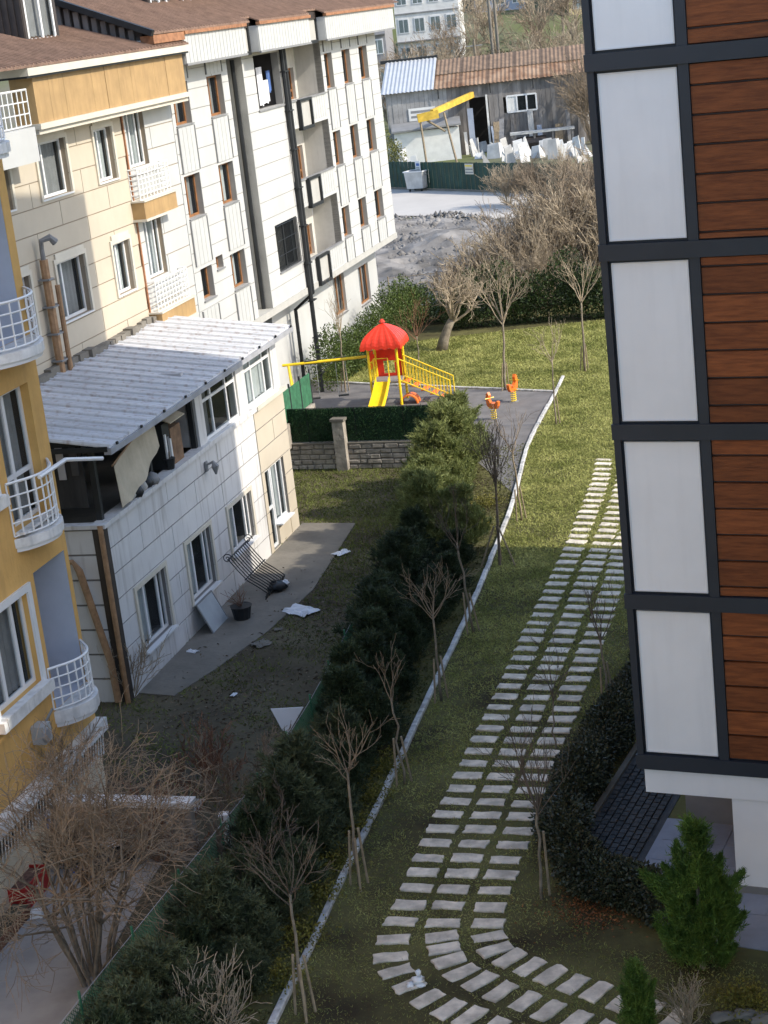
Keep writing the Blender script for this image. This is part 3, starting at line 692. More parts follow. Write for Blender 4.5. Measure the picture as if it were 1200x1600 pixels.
# eaves: ribbed fascia by sections with recessed boxes between
M().box(NC - .5, NC + .4, 15.1, 17.98, ZE, 15.6).build('eave_fascia', m_ribwhite, wb)
M().box(NC + .4, NC + .86, 15.1, 17.98, 15.45, 15.72).build('gutter', m_copper, wb)
for (a, b, rc) in ((18.0, 24.5, 0), (24.5, 26.1, 1), (26.1, 32.9, 0), (32.9, 35.3, 1), (35.3, 47.4, 0)):
    if rc:
        M().box(NC - .8, NC + .35, a, b, ZE + .02, 15.98).build('eave_box', m_stripgrey, wb)
        mb = M(); mb.box(NC + .352, NC + .42, a, a + .14, ZE - .08, 15.7).box(NC + .352, NC + .42, b - .14, b, ZE - .08, 15.7).box(NC + .352, NC + .42, a + .14, b - .14, ZE - .08, ZE + .06); mb.build('eave_box_trim', m_black, wb); continue
    mb = M(); k = int((b - a) / .36); st = (b - a) / k
    for i in range(k): mb.box(NC + .74, NC + .80, a + i * st + .014, a + (i + 1) * st - .014, ZE + .03, 15.62)
    mb.box(NC - .5, NC + .75, a, b, ZE, 15.6); mb.build('eave_fascia', m_ribwhite, wb)
    M().box(NC + .74, NC + .9, a - .03, b + .03, 15.625, 15.74).build('gutter', m_copper, wb)
    M().box(NC + .74, NC + .83, a, b, ZE - .05, ZE + .028).build('fascia_trim', m_greytrim, wb)
# roof: strips of tile sheet running up the slope
zr0, zr1, nr0, nr1 = 15.74, 19.2, NC + .86, NC - 7.5
a = 14.95; kk = 0
while a < 47.5:
    b = min(a + 1.12, 47.5); rec = .0
    if 24.5 <= (a + b) / 2 <= 26.1 or 32.9 <= (a + b) / 2 <= 35.3: rec = .38
    mb = M(); sl_ = (zr1 - zr0) / (nr0 - nr1); n0 = nr0 - rec; z0 = zr0 + rec * sl_
    mb.hexa([(n0, a + .01, z0), (n0, b - .01, z0), (nr1, b - .01, zr1), (nr1, a + .01, zr1), (n0, a + .01, z0 + .06), (n0, b - .01, z0 + .06), (nr1, b - .01, zr1 + .06), (nr1, a + .01, zr1 + .06)])
    for q in range(4):
        y = a + .14 + q * .28; mb.hexa([(n0, y - .04, z0 + .06), (n0, y + .04, z0 + .06), (nr1, y + .04, zr1 + .06), (nr1, y - .04, zr1 + .06), (n0, y - .02, z0 + .11), (n0, y + .02, z0 + .11), (nr1, y + .02, zr1 + .11), (nr1, y - .02, zr1 + .11)])
    mb.build('roof_sheet', m_roofbrown, wb); a = b; kk += 1
mb = M(); q_ = [(NC + .42, 15.55), (NC + .42, 15.86), (nr1, zr1 - .02), (nr1, 15.55)]; mb.add([(x_, 15.22, z_) for x_, z_ in q_] + [(x_, 47.35, z_) for x_, z_ in q_], [(0, 1, 2, 3), (7, 6, 5, 4), (0, 4, 5, 1), (1, 5, 6, 2), (2, 6, 7, 3), (3, 7, 4, 0)]); mb.build('roof_core', m_darkcorr, wb)
mb = M(); mb.add([(NC + .4, 15.2, 15.5), (nr1, 15.2, 15.5), (nr1, 15.2, zr1 - .1), (NC + .4, 15.25, 15.8), (nr1, 15.2, 15.5), (nr1, 15.2, 19)], [(0, 1, 2, 3)]); mb.build('gable_wall', m_darkcorr, wb)
for i in range(24):
    n = NC + .1 - i * .31; zt = zr0 + (nr0 - n) * (zr1 - zr0) / (nr0 - nr1) - .1
    M().box(n - .09, n + .09, 15.08, 15.19, 15.3, zt).build('gable_sheet', m_shedwall, wb)
M().bar((nr0 + .05, 14.97, zr0 + .05), (nr1, 14.97, zr1 + .05), .22, .2).build('verge_board', m_black, wb)
def dormer(parent, n, s0, s1, z0, z1, depth=3.0, mside=m_darkcorr, n_side=m_roofbrown):
    d = M(); d.box(n - depth, n, s0 - .18, s0 - .001, z0 - .3, z1 + .15).box(n - depth, n, s1 + .001, s1 + .18, z0 - .3, z1 + .15).box(n - depth, n, s0, s1, z1 + .001, z1 + .15).box(n - depth, n, s0, s1, z0 - .3, z0 - .06)
    o = d.build('dormer', mside, parent)
    mb = M()
    for q in range(int(depth / .22)): mb.box(n - .05 - q * .22 - .07, n - .05 - q * .22 + .03, s0 - .225, s0 - .18, z0 - .3, z1 + .12)
    mb.build('dormer_cladding', mside, o)
    M().box(n - depth - .1, n + .25, s0 - .35, s1 + .35, z1 + .152, z1 + .24).build('dormer_roof', n_side, o)
    window(parent, n + .05, s0 + .02, s1 - .02, z0, z1, mull=(.52,), t=.1, rec=.06, cur=m_curtaindark, sill=m_pvc, back=.8)
s_, z_ = LP(NC - 1.5, 238, 22); dormer(wb, NC - 1.5, s_, s_ + 1.7, z_, z_ + 1.5, 4)
s_, z_ = LP(NC - 1.5, 288, 15); dormer(wb, NC - 1.5, s_, s_ + 1.7, z_, z_ + 1.5, 4)
rebase(wb, NC - 5, 32, -.1)
# washing hung in the loggia
for (s, z0, z1, wd, m_, nm, lb) in ((28.75, 12.45, 13.95, .55, m_cloth, 'hanging_sheet', 'long white sheet drying in the dark green loggia'), (29.4, 12.5, 13.4, .55, m_cloth, 'hanging_towel', 'short white towel drying beside a sheet in the loggia'), (30.0, 12.9, 13.75, .3, m_clothblue, 'hanging_shirt', 'blue garment drying in the dark green loggia')):
    mb = M(); k = 8
    for i in range(k):
        xa, xb = NC - .40 + .06 * sin(i * 1.7), NC - .40 + .06 * sin((i + 1) * 1.7); ya, yb = s + wd * i / k, s + wd * (i + 1) / k; dz = .05 * sin(i)
        mb.hexa([(xa, ya, z0 + dz), (xb, yb, z0 + dz), (xb - .02, yb, z0 + dz), (xa - .02, ya, z0 + dz), (xa, ya, z1), (xb, yb, z1), (xb - .02, yb, z1), (xa - .02, ya, z1)])
    o = mb.build(nm, m_); o.location = P0; o.rotation_euler = (0, 0, -LA); tag(o, lb, 'laundry', 'washing in the loggia')

# ------------------------------------------------ beige block
bb = lhouse('beige_apartment', 'beige apartment house with ochre roof parapet behind the corrugated annex')
NB = -4.0; SB0, SB1 = -1.0, 17.9; ZBE = 13.62
wins = [(6.9, 8.95, 11.5, 13.12), (11.05, 12.5, 11.48, 13.12), (13.75, 15.35, 11.62, 13.5), (7.0, 9.05, 7.84, 9.6), (11.2, 12.6, 7.87, 9.5), (14.0, 15.6, 7.9, 9.85), (3.4, 5.2, 7.84, 9.6), (3.2, 5.0, 11.5, 13.1), (7.0, 9.05, 4.3, 6.0)]
wall(bb, 'wall_core', m_beige_joint, NB - .02, SB0, SB1, -1.05, ZBE, wins)
cladding(bb, NB - .02, SB0, 13.45, 5.6, ZBE, wins, m_beige, row=.72, seg=3.6)
cladding(bb, NB - .02, 13.47, SB1, 5.6, ZBE, wins, m_white, row=.72, seg=4.6)
M().box(NB, NB + .05, 13.42, 13.5, 5.6, ZBE).build('edge_trim', m_copper, bb)
for i, (a, b, c, d) in enumerate(wins):
    fr = i in (2, 5)
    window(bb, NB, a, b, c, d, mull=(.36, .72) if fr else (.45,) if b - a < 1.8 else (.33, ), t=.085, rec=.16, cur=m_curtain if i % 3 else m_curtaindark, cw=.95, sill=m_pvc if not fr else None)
    if not fr:
        mb = M(); q = .13
        mb.box(NB, NB + .055, a - q, a - .002, c - .05, d + q).box(NB, NB + .055, b + .002, b + q, c - .05, d + q).box(NB, NB + .056, a, b, d + .002, d + .28)
        mb.build('window_surround', m_trim, bb)
for (a, b, zt) in ((13.35, 16.1, 11.6), (13.5, 16.45, 7.88)):
    railing(bb, m_rail, [(NB + .02, a), (NB + .32, a), (NB + .32, b), (NB + .02, b)], zt - 1.0, zt, 6, .28, .018, 'balcony_grille')
    M().box(NB - .02, NB + .45, a - .08, b + .08, zt - 1.6, zt - 1.06).build('balcony_box', m_ochre, bb)
    M().box(NB - .01, NB + .5, a - .12, b + .12, zt - 1.055, zt - 1.0).box(NB - .01, NB + .5, a - .12, b + .12, zt - 1.68, zt - 1.605).build('balcony_box_trim', m_trim, bb)
# ochre parapet of the roof terrace
mb = M(); aa = 5.95; i = 0
while aa < 17.8:
    b2 = min(aa + 1.02, 17.82); M().box(NB, NB + .72 + random.uniform(-.006, .006), aa + .006, b2 - .006, ZBE + .1, 15.0).build('parapet_panel', m_ochre, bb); aa = b2
M().box(NB, NB + .82, 5.85, 17.9, ZBE - .06, ZBE + .098).build('parapet_ledge', m_trim, bb)
M().box(NB + .2, NB + .72, 5.9, 17.86, ZBE - .2, ZBE - .062).build('parapet_ledge', m_trim, bb)
M().box(NB + .1, NB + .95, 5.3, 18.0, 15.06, 15.27).build('gutter', m_trim, bb)
M().box(NB + .0, NB + .9, 5.3, 18.0, 15.0, 15.058).build('gutter_shadow_gap', m_black, bb)
railing(bb, m_rail, [(NB + .6, 2.0), (NB + .6, 5.7)], ZBE + .1, 14.7, 3, .3, .02)
M().box(NB - .3, NB + .75, 1.2, 5.6, ZBE - .9, ZBE + .05).build('terrace_front', m_white, bb)
# hipped roof in strips
sl_ = .31; nb0, nb1 = NB + .95, NB - 5.5; a = 0.0
while a < 18.0:
    b = min(a + 1.12, 18.02); hip = 18.05
    def topn(y): return max(nb1, nb0 - (hip - y) * 1.05)
    mb = M()
    A0, A1 = topn(a + .01), topn(b - .01); zz = lambda n: 15.28 + (nb0 - n) * sl_
    mb.hexa([(nb0, a + .01, 15.28), (nb0, b - .01, 15.28), (A1, b - .01, zz(A1)), (A0, a + .01, zz(A0)), (nb0, a + .01, 15.34), (nb0, b - .01, 15.34), (A1, b - .01, zz(A1) + .06), (A0, a + .01, zz(A0) + .06)])
    for q in range(4):
        y = a + .14 + q * .28
        if y > b: break
        T = topn(y); mb.hexa([(nb0, y - .04, 15.34), (nb0, y + .04, 15.34), (T, y + .04, zz(T) + .06), (T, y - .04, zz(T) + .06), (nb0, y - .02, 15.39), (nb0, y + .02, 15.39), (T, y + .02, zz(T) + .11), (T, y - .02, zz(T) + .11)])
    mb.build('roof_sheet', m_roofbrown, bb); a = b
s_, z_ = LP(NB - 1.2, 46, 66); s2_, z2_ = LP(NB - 1.2, 85, 52)
dormer(bb, NB - 1.2, s_, s_ + 2.05, z_, z_ + 1.75, 4.5)
rebase(bb, NB - 4, 9, -1)

# flue pipe with stains
fl = thing('flue_pipe', 'rusty vertical flue pipe with cowl on the shaded beige wall', 'pipe', LW(NB + .2, 5.9, 6.5), -LA)
mb = M(); mb.tube([(.0, 0, -.3), (0, 0, 3.4)], .13, 8); mb.build('pipe', m_pipe_brown, fl); M().tube([(.16, .3, -.3), (.16, .3, 2.6)], .08, 8).build('side_pipe', m_pipe_brown, fl)
M().tube([(0, 0, 3.4), (0, 0, 3.7), (.05, -.05, 3.95), (.25, .1, 4.02), (.35, .22, 3.85)], [.08, .07, .08, .1, .12], 8).build('cowl', m_greytrim, fl)
for z in (.4, 1.2, 2.0, 2.8): M().box(-.2, .16, -.17, .17 if z > 2.2 else .45, z, z + .05).build('bracket', m_greytrim, fl)

# ------------------------------------------------ low annex with corrugated roof
ax = lhouse('annex_house', 'two-storey pale annex with sloping corrugated metal roof and open balcony')
S0, S1 = -0.72, 14.3; ZP = 3.82
ew = [(.42, 2.5, -.14, 1.62), (4.18, 6.2, -.13, 1.65), (7.8, 9.95, .1, 1.6), (11.5, 13.5, -.95, 1.75)]
wall(ax, 'wall_core', m_ext_joint, -.02, S0, S1, -1.05, ZP, ew)
cladding(ax, -.02, S0, 11.2, -1.0, ZP, ew, m_ext, row=.70, seg=4.2, zstart=-1.0)
cladding(ax, .0, 11.22, S1, -1.0, ZP, ew, m_beige, row=.70, seg=3.4, zstart=-1.0)
for i, (a, b, c, d) in enumerate(ew):
    if i < 3:
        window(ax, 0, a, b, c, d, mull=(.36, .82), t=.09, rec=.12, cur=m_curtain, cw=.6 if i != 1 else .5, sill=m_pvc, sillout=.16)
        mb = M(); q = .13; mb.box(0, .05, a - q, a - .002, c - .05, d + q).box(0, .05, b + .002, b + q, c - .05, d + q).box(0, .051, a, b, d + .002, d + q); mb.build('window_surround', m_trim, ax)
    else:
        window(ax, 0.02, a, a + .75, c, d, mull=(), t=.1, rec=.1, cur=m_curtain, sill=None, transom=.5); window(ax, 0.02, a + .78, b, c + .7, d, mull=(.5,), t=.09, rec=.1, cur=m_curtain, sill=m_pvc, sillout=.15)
        M().box(-.3, .0, a + .78, b, c, c + .64).build('wall_below_window', m_beige, ax)
M().box(-.3, .10, S0 - .02, 11.35, ZP + .002, ZP + .13).build('parapet_cap', m_ext, ax)
M().box(-.3, .14, 11.36, S1 + .05, ZP + .002, ZP + .13).build('parapet_cap', m_trim, ax)
# end wall facing the camera
M().box(-4.0, -.05, S0 - .2, S0 - .03, -1.05, ZP).build('end_wall', m_ext_joint, ax)
z = -1.0
while z < ZP - .02:
    zt = min(z + .66, ZP); M().box(-4.0, -.30, S0 - .235, S0 - .2, z, zt - .03).build('end_panel', m_ext, ax); z += .69
M().box(-.29, .04, S0 - .26, S0 - .03, -1.05, ZP - .01).build('corner_strip', mat('dark_brown_corner', (.05, .04, .033), .6), ax)
M().tube([(-.02, S0 - .32, ZP + .1), (-.02, S0 - .32, -1)], .075, 8).build('drain_pipe', m_pipe_brown, ax)
M().tube([(-2.3, S0 - .42, 2.9), (-.9, S0 - .42, 3.0), (-.75, S0 - .42, 2.75), (-.28, S0 - .42, .2), (-.25, S0 - .42, -.9)], [.06, .07, .10, .10, .10], 8).build('flue_pipe', m_pipe_brown, ax)
M().box(-4.0, .1, S0 - .3, S0 - .02, ZP + .005, ZP + .11).build('end_cap', m_ext, ax)
# upper floor: glazed room and open balcony
SBAL = 6.55
gh = [(7.15, 10.2, 3.97, 5.66), (11.0, 13.7, 4.0, 5.68)]
wall(ax, 'upper_wall', m_ext, -.04, SBAL, S1, ZP + .13, 5.98, gh)
for (a, b, c, d) in gh: window(ax, -.02, a, b, c, d, mull=(.28, .72), t=.085, rec=.08, transom=.7, cur=m_curtain if a > 10 else m_curtaindark, cw=.95 if a > 10 else .3, sill=m_pvc, sillout=.1, back=1.4)
M().box(-4.0, -.35, SBAL, SBAL + .2, ZP + .13, 6.2).build('balcony_side_wall', m_brick_g, ax)
for r in range(5):
    for q in range(5):
        n1 = -.36 - q * .72 - (.36 if r % 2 else 0); n0 = max(n1 - .70, -4.0)
        M().box(n0, n1, SBAL - .025, SBAL - .001, ZP + .15 + r * .42, ZP + .15 + r * .42 + .40).build('wall_block', m_brick_g, ax)
M().box(-4.0, -.3, S0 - .02, S1, 3.5, ZP - .1).build('balcony_floor', m_concrete, ax)
M().box(-4.0, -3.9, S0, SBAL, ZP - .1, 6.3).build('balcony_back', m_interior, ax)
for s in (S0 + .1, 2.9, SBAL - .15): M().box(-.28, -.12, s, s + .14, ZP + .13, 5.9).build('post', m_black, ax)
M().box(-4.0, -.4, S0 + .02, S0 + .08, ZP + .5, 6.1).build('dark_screen', mat('dark_balcony_screen', (.03, .028, .027), .8, var=.4, scale=2, stretch=(1, 6, .3)), ax)
for i in range(9):
    n = -.6 - i * .38; M().box(n - .1, n + .1, S0 - .03, S0 + .0, 5.2 - .1 * (i % 3), 5.95).build('hanging_strip', m_curtaindark if i % 2 else m_interior, ax)
# roof sheets, each with a raised rib
a = S0 - .25
n0, n1, z0, z1 = .55, -4.05, 5.98, 6.62
while a < S1 + .2:
    b = a + .645; mb = M()
    P = lambda n, y, h: (n, y, z0 + (n0 - n) / (n0 - n1) * (z1 - z0) + h)
    mb.hexa([P(n0, a + .004, -.04), P(n0, b - .004, -.04), P(n1, b - .004, -.04), P(n1, a + .004, -.04), P(n0, a + .004, .0), P(n0, b - .004, .0), P(n1, b - .004, .0), P(n1, a + .004, .0)])
    for (y, h, wd) in ((a + .06, .055, .05), (a + .28, .012, .02), (a + .46, .012, .02)):
        mb.hexa([P(n0, y - wd, 0), P(n0, y + wd, 0), P(n1, y + wd, 0), P(n1, y - wd, 0), P(n0, y - wd * .5, h), P(n0, y + wd * .5, h), P(n1, y + wd * .5, h), P(n1, y - wd * .5, h)])
    mb.build('roof_sheet', m_roofmetal, ax); a = b
SE = a
M().box(.40, .60, S0 - .28, SE, 5.78, 5.935).build('eave_beam', mat('grey_eave_beam', (.33, .33, .35), .5), ax)
M().box(-4.0, .5, S0 - .3, S0 - .255, 5.86, 5.99).build('roof_edge', m_black, ax)
mb = M(); y = S0
while y < SE - .2:
    L = random.uniform(.3, .8); mb.box(-4.0, -3.75 - random.uniform(-.1, .1), y, y + L, 6.45, 6.72 + random.uniform(0, .1)); y += L + .02
mb.build('wall_flashing', m_concrete, ax)
for i in range(28): 
    y = S0 + .1 + i * .55
    if i % 3 == 0: M().box(.58, .63, y, y + .08, 5.95, 6.02).build('eave_clip', m_black, ax)
rebase(ax, -2, 7, -1)

# awning cloth, cabinet and other things on the open balcony
aw = thing('balcony_awning', 'beige cloth awning sagging along the open balcony of the annex', 'awning', LW(.0, .2, 4.0), -LA)
mb = M(); k = 14; top = []; bot = []
for i in range(k + 1):
    t = i / k; s = t * 2.9; top.append((.06 - .16 * sin(pi * t), s, 1.15 + .62 * t - .10 * sin(pi * t))); bot.append((.12 + .03 * sin(i), s, .02 + .92 * t * t + .04 * sin(i * 1.3)))
for i in range(k):
    a, b, c, d = top[i], top[i + 1], bot[i + 1], bot[i]
    mb.hexa([d, c, (c[0] - .015, c[1], c[2]), (d[0] - .015, d[1], d[2]), a, b, (b[0] - .015, b[1], b[2]), (a[0] - .015, a[1], a[2])])
mb.build('cloth', m_tarp, aw); M().tube([(.05, -.1, 1.2), (.05, 3.0, 1.85)], .03, 6).build('rod', m_pipe_brown, aw)
gb = thing('rubbish_bags', 'heap of grey bags on the balcony parapet beneath the awning', 'bags', LW(-.05, .2, 3.95), -LA)
for i in range(7):
    c = (random.uniform(-.1, .02), .7 + i * .3, .10); r = random.uniform(.15, .24)
    M().tube([(c[0], c[1], 0), (c[0] + .02, c[1], r * .5), (c[0], c[1] + .03, r * 1.1), (c[0], c[1], r * 1.5)], [r * .7, r, r * .7, .03], 8).build('bag', [m_greytrim, m_stripgrey, m_black][i % 3], gb, smooth=True)
cb = thing('storage_cabinet', 'old wooden cabinet with curved cover on the annex balcony', 'cabinet', LW(-.45, 4.1, 3.95), -LA)
M().box(-.35, .3, .55, 1.35, 0, 1.05).build('body', m_chimn, cb); M().box(-.3, .3, 0, .5, 0, 1.3).build('tall_side', m_black, cb)
for i in range(3): M().box(.3, .34, .05 + i * .17, .15 + i * .17, .05, 1.0 - i * .1).build('white_bottle_row', m_pvc if i != 1 else m_greytrim, cb)
mb = M()
for i in range(6):
    t0, t1 = i / 6, (i + 1) / 6; f = lambda t: (-.4 + .85 * t, 1.18 + .22 * sin(pi * t * .6 + .9))
    a, b = f(t0), f(t1); mb.hexa([(a[0], .3, a[1]), (b[0], .3, b[1]), (b[0], 1.45, b[1]), (a[0], 1.45, a[1]), (a[0], .3, a[1] + .03), (b[0], .3, b[1] + .03), (b[0], 1.45, b[1] + .03), (a[0], 1.45, a[1] + .03)])
mb.build('curved_cover', m_tarp, cb)
M().box(-.5, .35, -.3, 1.1, 1.62, 1.66).build('shelf_board', m_chimn, cb)
pt = thing('balcony_pot', 'black flower pot on the annex parapet below the cabinet', 'pot', LW(-.1, 4.2, 3.95), -LA)
M().tube([(0, 0, 0), (0, 0, .3), (0, 0, .32), (0, 0, .26)], [.12, .17, .19, .14], 10).build('pot', m_black, pt)
M().tube([(0, 0, .2), (.02, .02, .5)], .02, 5).build('stem', m_twigdark, pt)

# wall lamp on annex
wl = thing('wall_lamp', 'small dark wall lamp on the pale annex wall under the parapet', 'lamp', LW(.02, 6.55, 3.3), -LA)
M().box(0, .05, -.08, .08, -.1, .2).build('bracket', m_greytrim, wl); M().tube([(.05, 0, .1), (.25, 0, .18), (.3, 0, .05), (.3, 0, -.2)], [.03, .05, .12, .03], 7).build('shade', m_greytrim, wl)

# ------------------------------------------------ orange house
ob = lhouse('orange_apartment', 'orange rendered apartment house with white windows and curved balconies at the left edge')
NO = 1.8; SO0, SO1 = -26.0, -6.6
rec1 = (-8.35, -6.78, 2.0, 5.15); rec2 = (-9.2, -6.95, 10.0, 13.2); rec3 = (-9.4, -6.95, 14.2, 17.0)
ow = [(-10.8, -8.8, 2.88, 4.9), (-8.75, -7.15, 6.2, 9.05), (-10.9, -9.35, 7.2, 9.0), (-12.4, -11.3, 11, 13), (-14.6, -12.6, 2.9, 4.9), (-14.6, -12.6, 7.2, 9)]
holes_o = ow + [rec1, rec2, rec3]
wall(ob, 'wall', m_orange, NO, SO0, SO1, 1.05, 17.5, holes_o)
M().box(NO - 10, NO - .31, SO1 - .14, SO1, -1, 17.4).build('end_wall', m_orange, ob)
for r in (rec1, rec2, rec3):
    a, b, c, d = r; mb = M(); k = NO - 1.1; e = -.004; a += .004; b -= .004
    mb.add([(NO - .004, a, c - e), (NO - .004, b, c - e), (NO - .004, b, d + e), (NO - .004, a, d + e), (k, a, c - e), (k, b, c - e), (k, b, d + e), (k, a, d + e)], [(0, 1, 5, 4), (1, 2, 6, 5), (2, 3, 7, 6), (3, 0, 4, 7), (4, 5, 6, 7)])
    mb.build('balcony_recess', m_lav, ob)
for i, (a, b, c, d) in enumerate(ow):
    window(ob, NO, a, b, c, d, mull=(.33, .72) if i in (0, 4) else (.45,), t=.1, rec=.12 if i != 1 else .2, cur=m_curtaindark, cw=.9, transom=.36 if i == 1 else None, sill=m_marble, sillout=.22)
    if i != 1:
        mb = M(); q = .16; mb.box(NO, NO + .06, a - q, a - .002, c - .05, d + q).box(NO, NO + .06, b + .002, b + q, c - .05, d + q).box(NO, NO + .061, a, b, d + .002, d + q); mb.build('window_surround', m_pvc, ob)
        M().box(NO, NO + .20, a - .2, b + .2, c - .28, c - .055).build('sill_block', m_marble, ob)
def curved_slab(sa, sb, z, depth=.75, th=.2, rail=True, zr=1.0):
    k = 10; arc = [(NO + depth * sin(pi * i / k) ** .7, sa + (sb - sa) * i / k) for i in range(k + 1)]
    M().prism([(NO - .28, sb), (NO - .28, sa)] + arc, z - th, z - .004).build('balcony_slab', m_marble, ob)
    M().prism([(NO - .27, sb - .02), (NO - .27, sa + .02)] + [(x - .06, y) for x, y in arc], z - th - .1, z - th - .002).build('slab_moulding', m_pvc, ob)
    if rail: railing(ob, m_rail, [(max(NO + .02, x - .1), y) for x, y in arc], z + .06, z + zr, 4, .22, .02)
curved_slab(-9.3, -6.65, 10.0, .8)
curved_slab(-8.9, -6.9, 6.08, .55, .2, True, 1.2)
curved_slab(-8.5, -6.75, 2.0, .6, .28)
curved_slab(-9.5, -6.65, 14.1, .8)
M().tube([(NO + .5, -8.3, 7.25), (NO + .62, -7.2, 7.32), (NO + .9, -6.0, 7.0)], .05, 6).build('drying_pole', m_rail, ob)
M().box(NO - .31, NO + .25, SO0, SO1 + .05, .75, 1.04).build('ledge', m_marble, ob)
mb = M()
for i in range(40): mb.tube([(NO + .02, SO0 + 14.0 + i * .14, .1), (NO + .1, SO0 + 14.0 + i * .14, .74)], .018, 4)
mb.build('basement_bars', m_rail, ob)
M().box(NO - .35, NO - .16, SO0, SO1, .05, .745).build('basement_window', m_black, ob)
M().box(NO - .3, NO + .02, SO0, SO1 - .05, -1.05, .048).build('base_wall', m_creambase, ob)
M().box(NO - 10, NO - .32, SO0, SO1 - .32, 17.3, 17.5).build('roof', m_roofbrown, ob)
rebase(ob, NO - 5, -16, -1)
ac = thing('wall_unit', 'small grey bracket unit fixed to the orange wall below the white window', 'bracket', LW(NO + .01, -9.4, 1.9), -LA)
M().box(0, .3, -.25, .1, -.15, .25).build('casing', m_wire, ac); M().tube([(.1, .1, .1), (.3, .3, .45)], .03, 5).build('arm', m_greytrim, ac); M().tube([(.3, -.2, .05), (.36, -.2, .05)], [.16, .14], 9).build('fan_cover', m_greytrim, ac)

# ================================================================== FENCES AND WALLS OF THE GARDEN
def PY(x, y, Y):
    d = ray(x, y); t = Y / d.y; return Vector((d.x * t, Y, CAMH + d.z * t))
# rubble wall with artificial grass fence in front of the playground
wd = (WALL_B - WALL_A).normalized(); wn = Vector((wd.y, -wd.x, 0)); 
if wn.y > 0: wn = -wn
wrot = atan2(wd.y, wd.x)
wl_ = thing('garden_wall', 'rough rubble retaining wall with a pillar below the playground fence', 'wall', (WALL_A.x, WALL_A.y, -1), wrot)
sgn = 1 if Vector((-wd.y, wd.x, 0)).dot(wn) > 0 else -1
LW_ = 9.0
M().box(0, LW_, -.12, .12, -.05, 1.0).build('core', m_concrete, wl_)
k = 0
for r in range(5):
    x = -.2 * (r % 2)
    while x < LW_:
        L = random.uniform(.28, .6); a, b = max(x, 0), min(x + L, LW_)
        if b - a > .08:
            o = M(); t = .12 + random.uniform(.02, .07); z0 = r * .2 + random.uniform(0, .02); z1 = (r + 1) * .2 - random.uniform(0, .02); y0, y1 = sorted((sgn * .11, sgn * t)); j = lambda: random.uniform(-.02, .02)
            f = sgn * t; g_ = sgn * .11; e = .03
            o.hexa([(a + .01, g_, z0), (b - .01, g_, z0), (b - .01, g_, z1), (a + .01, g_, z1), (a + e + j(), f, z0 + e), (b - e + j(), f + j() * .5, z0 + e + j()), (b - e + j(), f, z1 - e + j()), (a + e + j(), f + j() * .5, z1 - e)])
            o.build('stone', m_stonewall, wl_)
        x += L
M().box(0, LW_, -.17, .17, 1.0, 1.05).build('coping', m_concrete, wl_)
px_ = (G(537, 735, -1) - WALL_A).dot(wd)
M().box(px_ - .22, px_ + .22, sgn * .1 if sgn > 0 else -.42, .42 if sgn > 0 else -.1, 0, 1.95).build('pillar', m_stonewall, wl_)
M().box(px_ - .28, px_ + .28, .06 if sgn > 0 else -.46, .46 if sgn > 0 else -.06, 1.95, 2.05).build('pillar_cap', m_concrete, wl_)
gf = thing('grass_fence', 'dark green artificial grass fence on the rubble wall in front of the playground', 'fence', (WALL_A.x, WALL_A.y, 0.05), wrot)
x = 0.0
while x < LW_ - .2:
    L = 1.95; p = M().box(x + .02, x + L - .02, -.015, .015, .03, 1.32).build('fence_panel', m_greenfence, gf)
    n = 2600; C = np.stack([RNG.uniform(x, x + L, n), RNG.choice([-.02, .02], n), RNG.uniform(.02, 1.34, n)], 1); D = RNG.normal(size=(n, 3)) * [.6, .8, .6]; D[:, 1] += np.sign(C[:, 1]) * 1.0
    tri_cloud('grass_needles', C, D, RNG.uniform(.06, .13, n), .026, L_grassfence, p)
    M().tube([(x, 0, 0), (x, 0, 1.36)], .022, 6).build('post', m_black, gf); x += L
M().tube([(0, 0, 1.34), (x, 0, 1.34)], .014, 5).build('top_rail', m_black, gf)

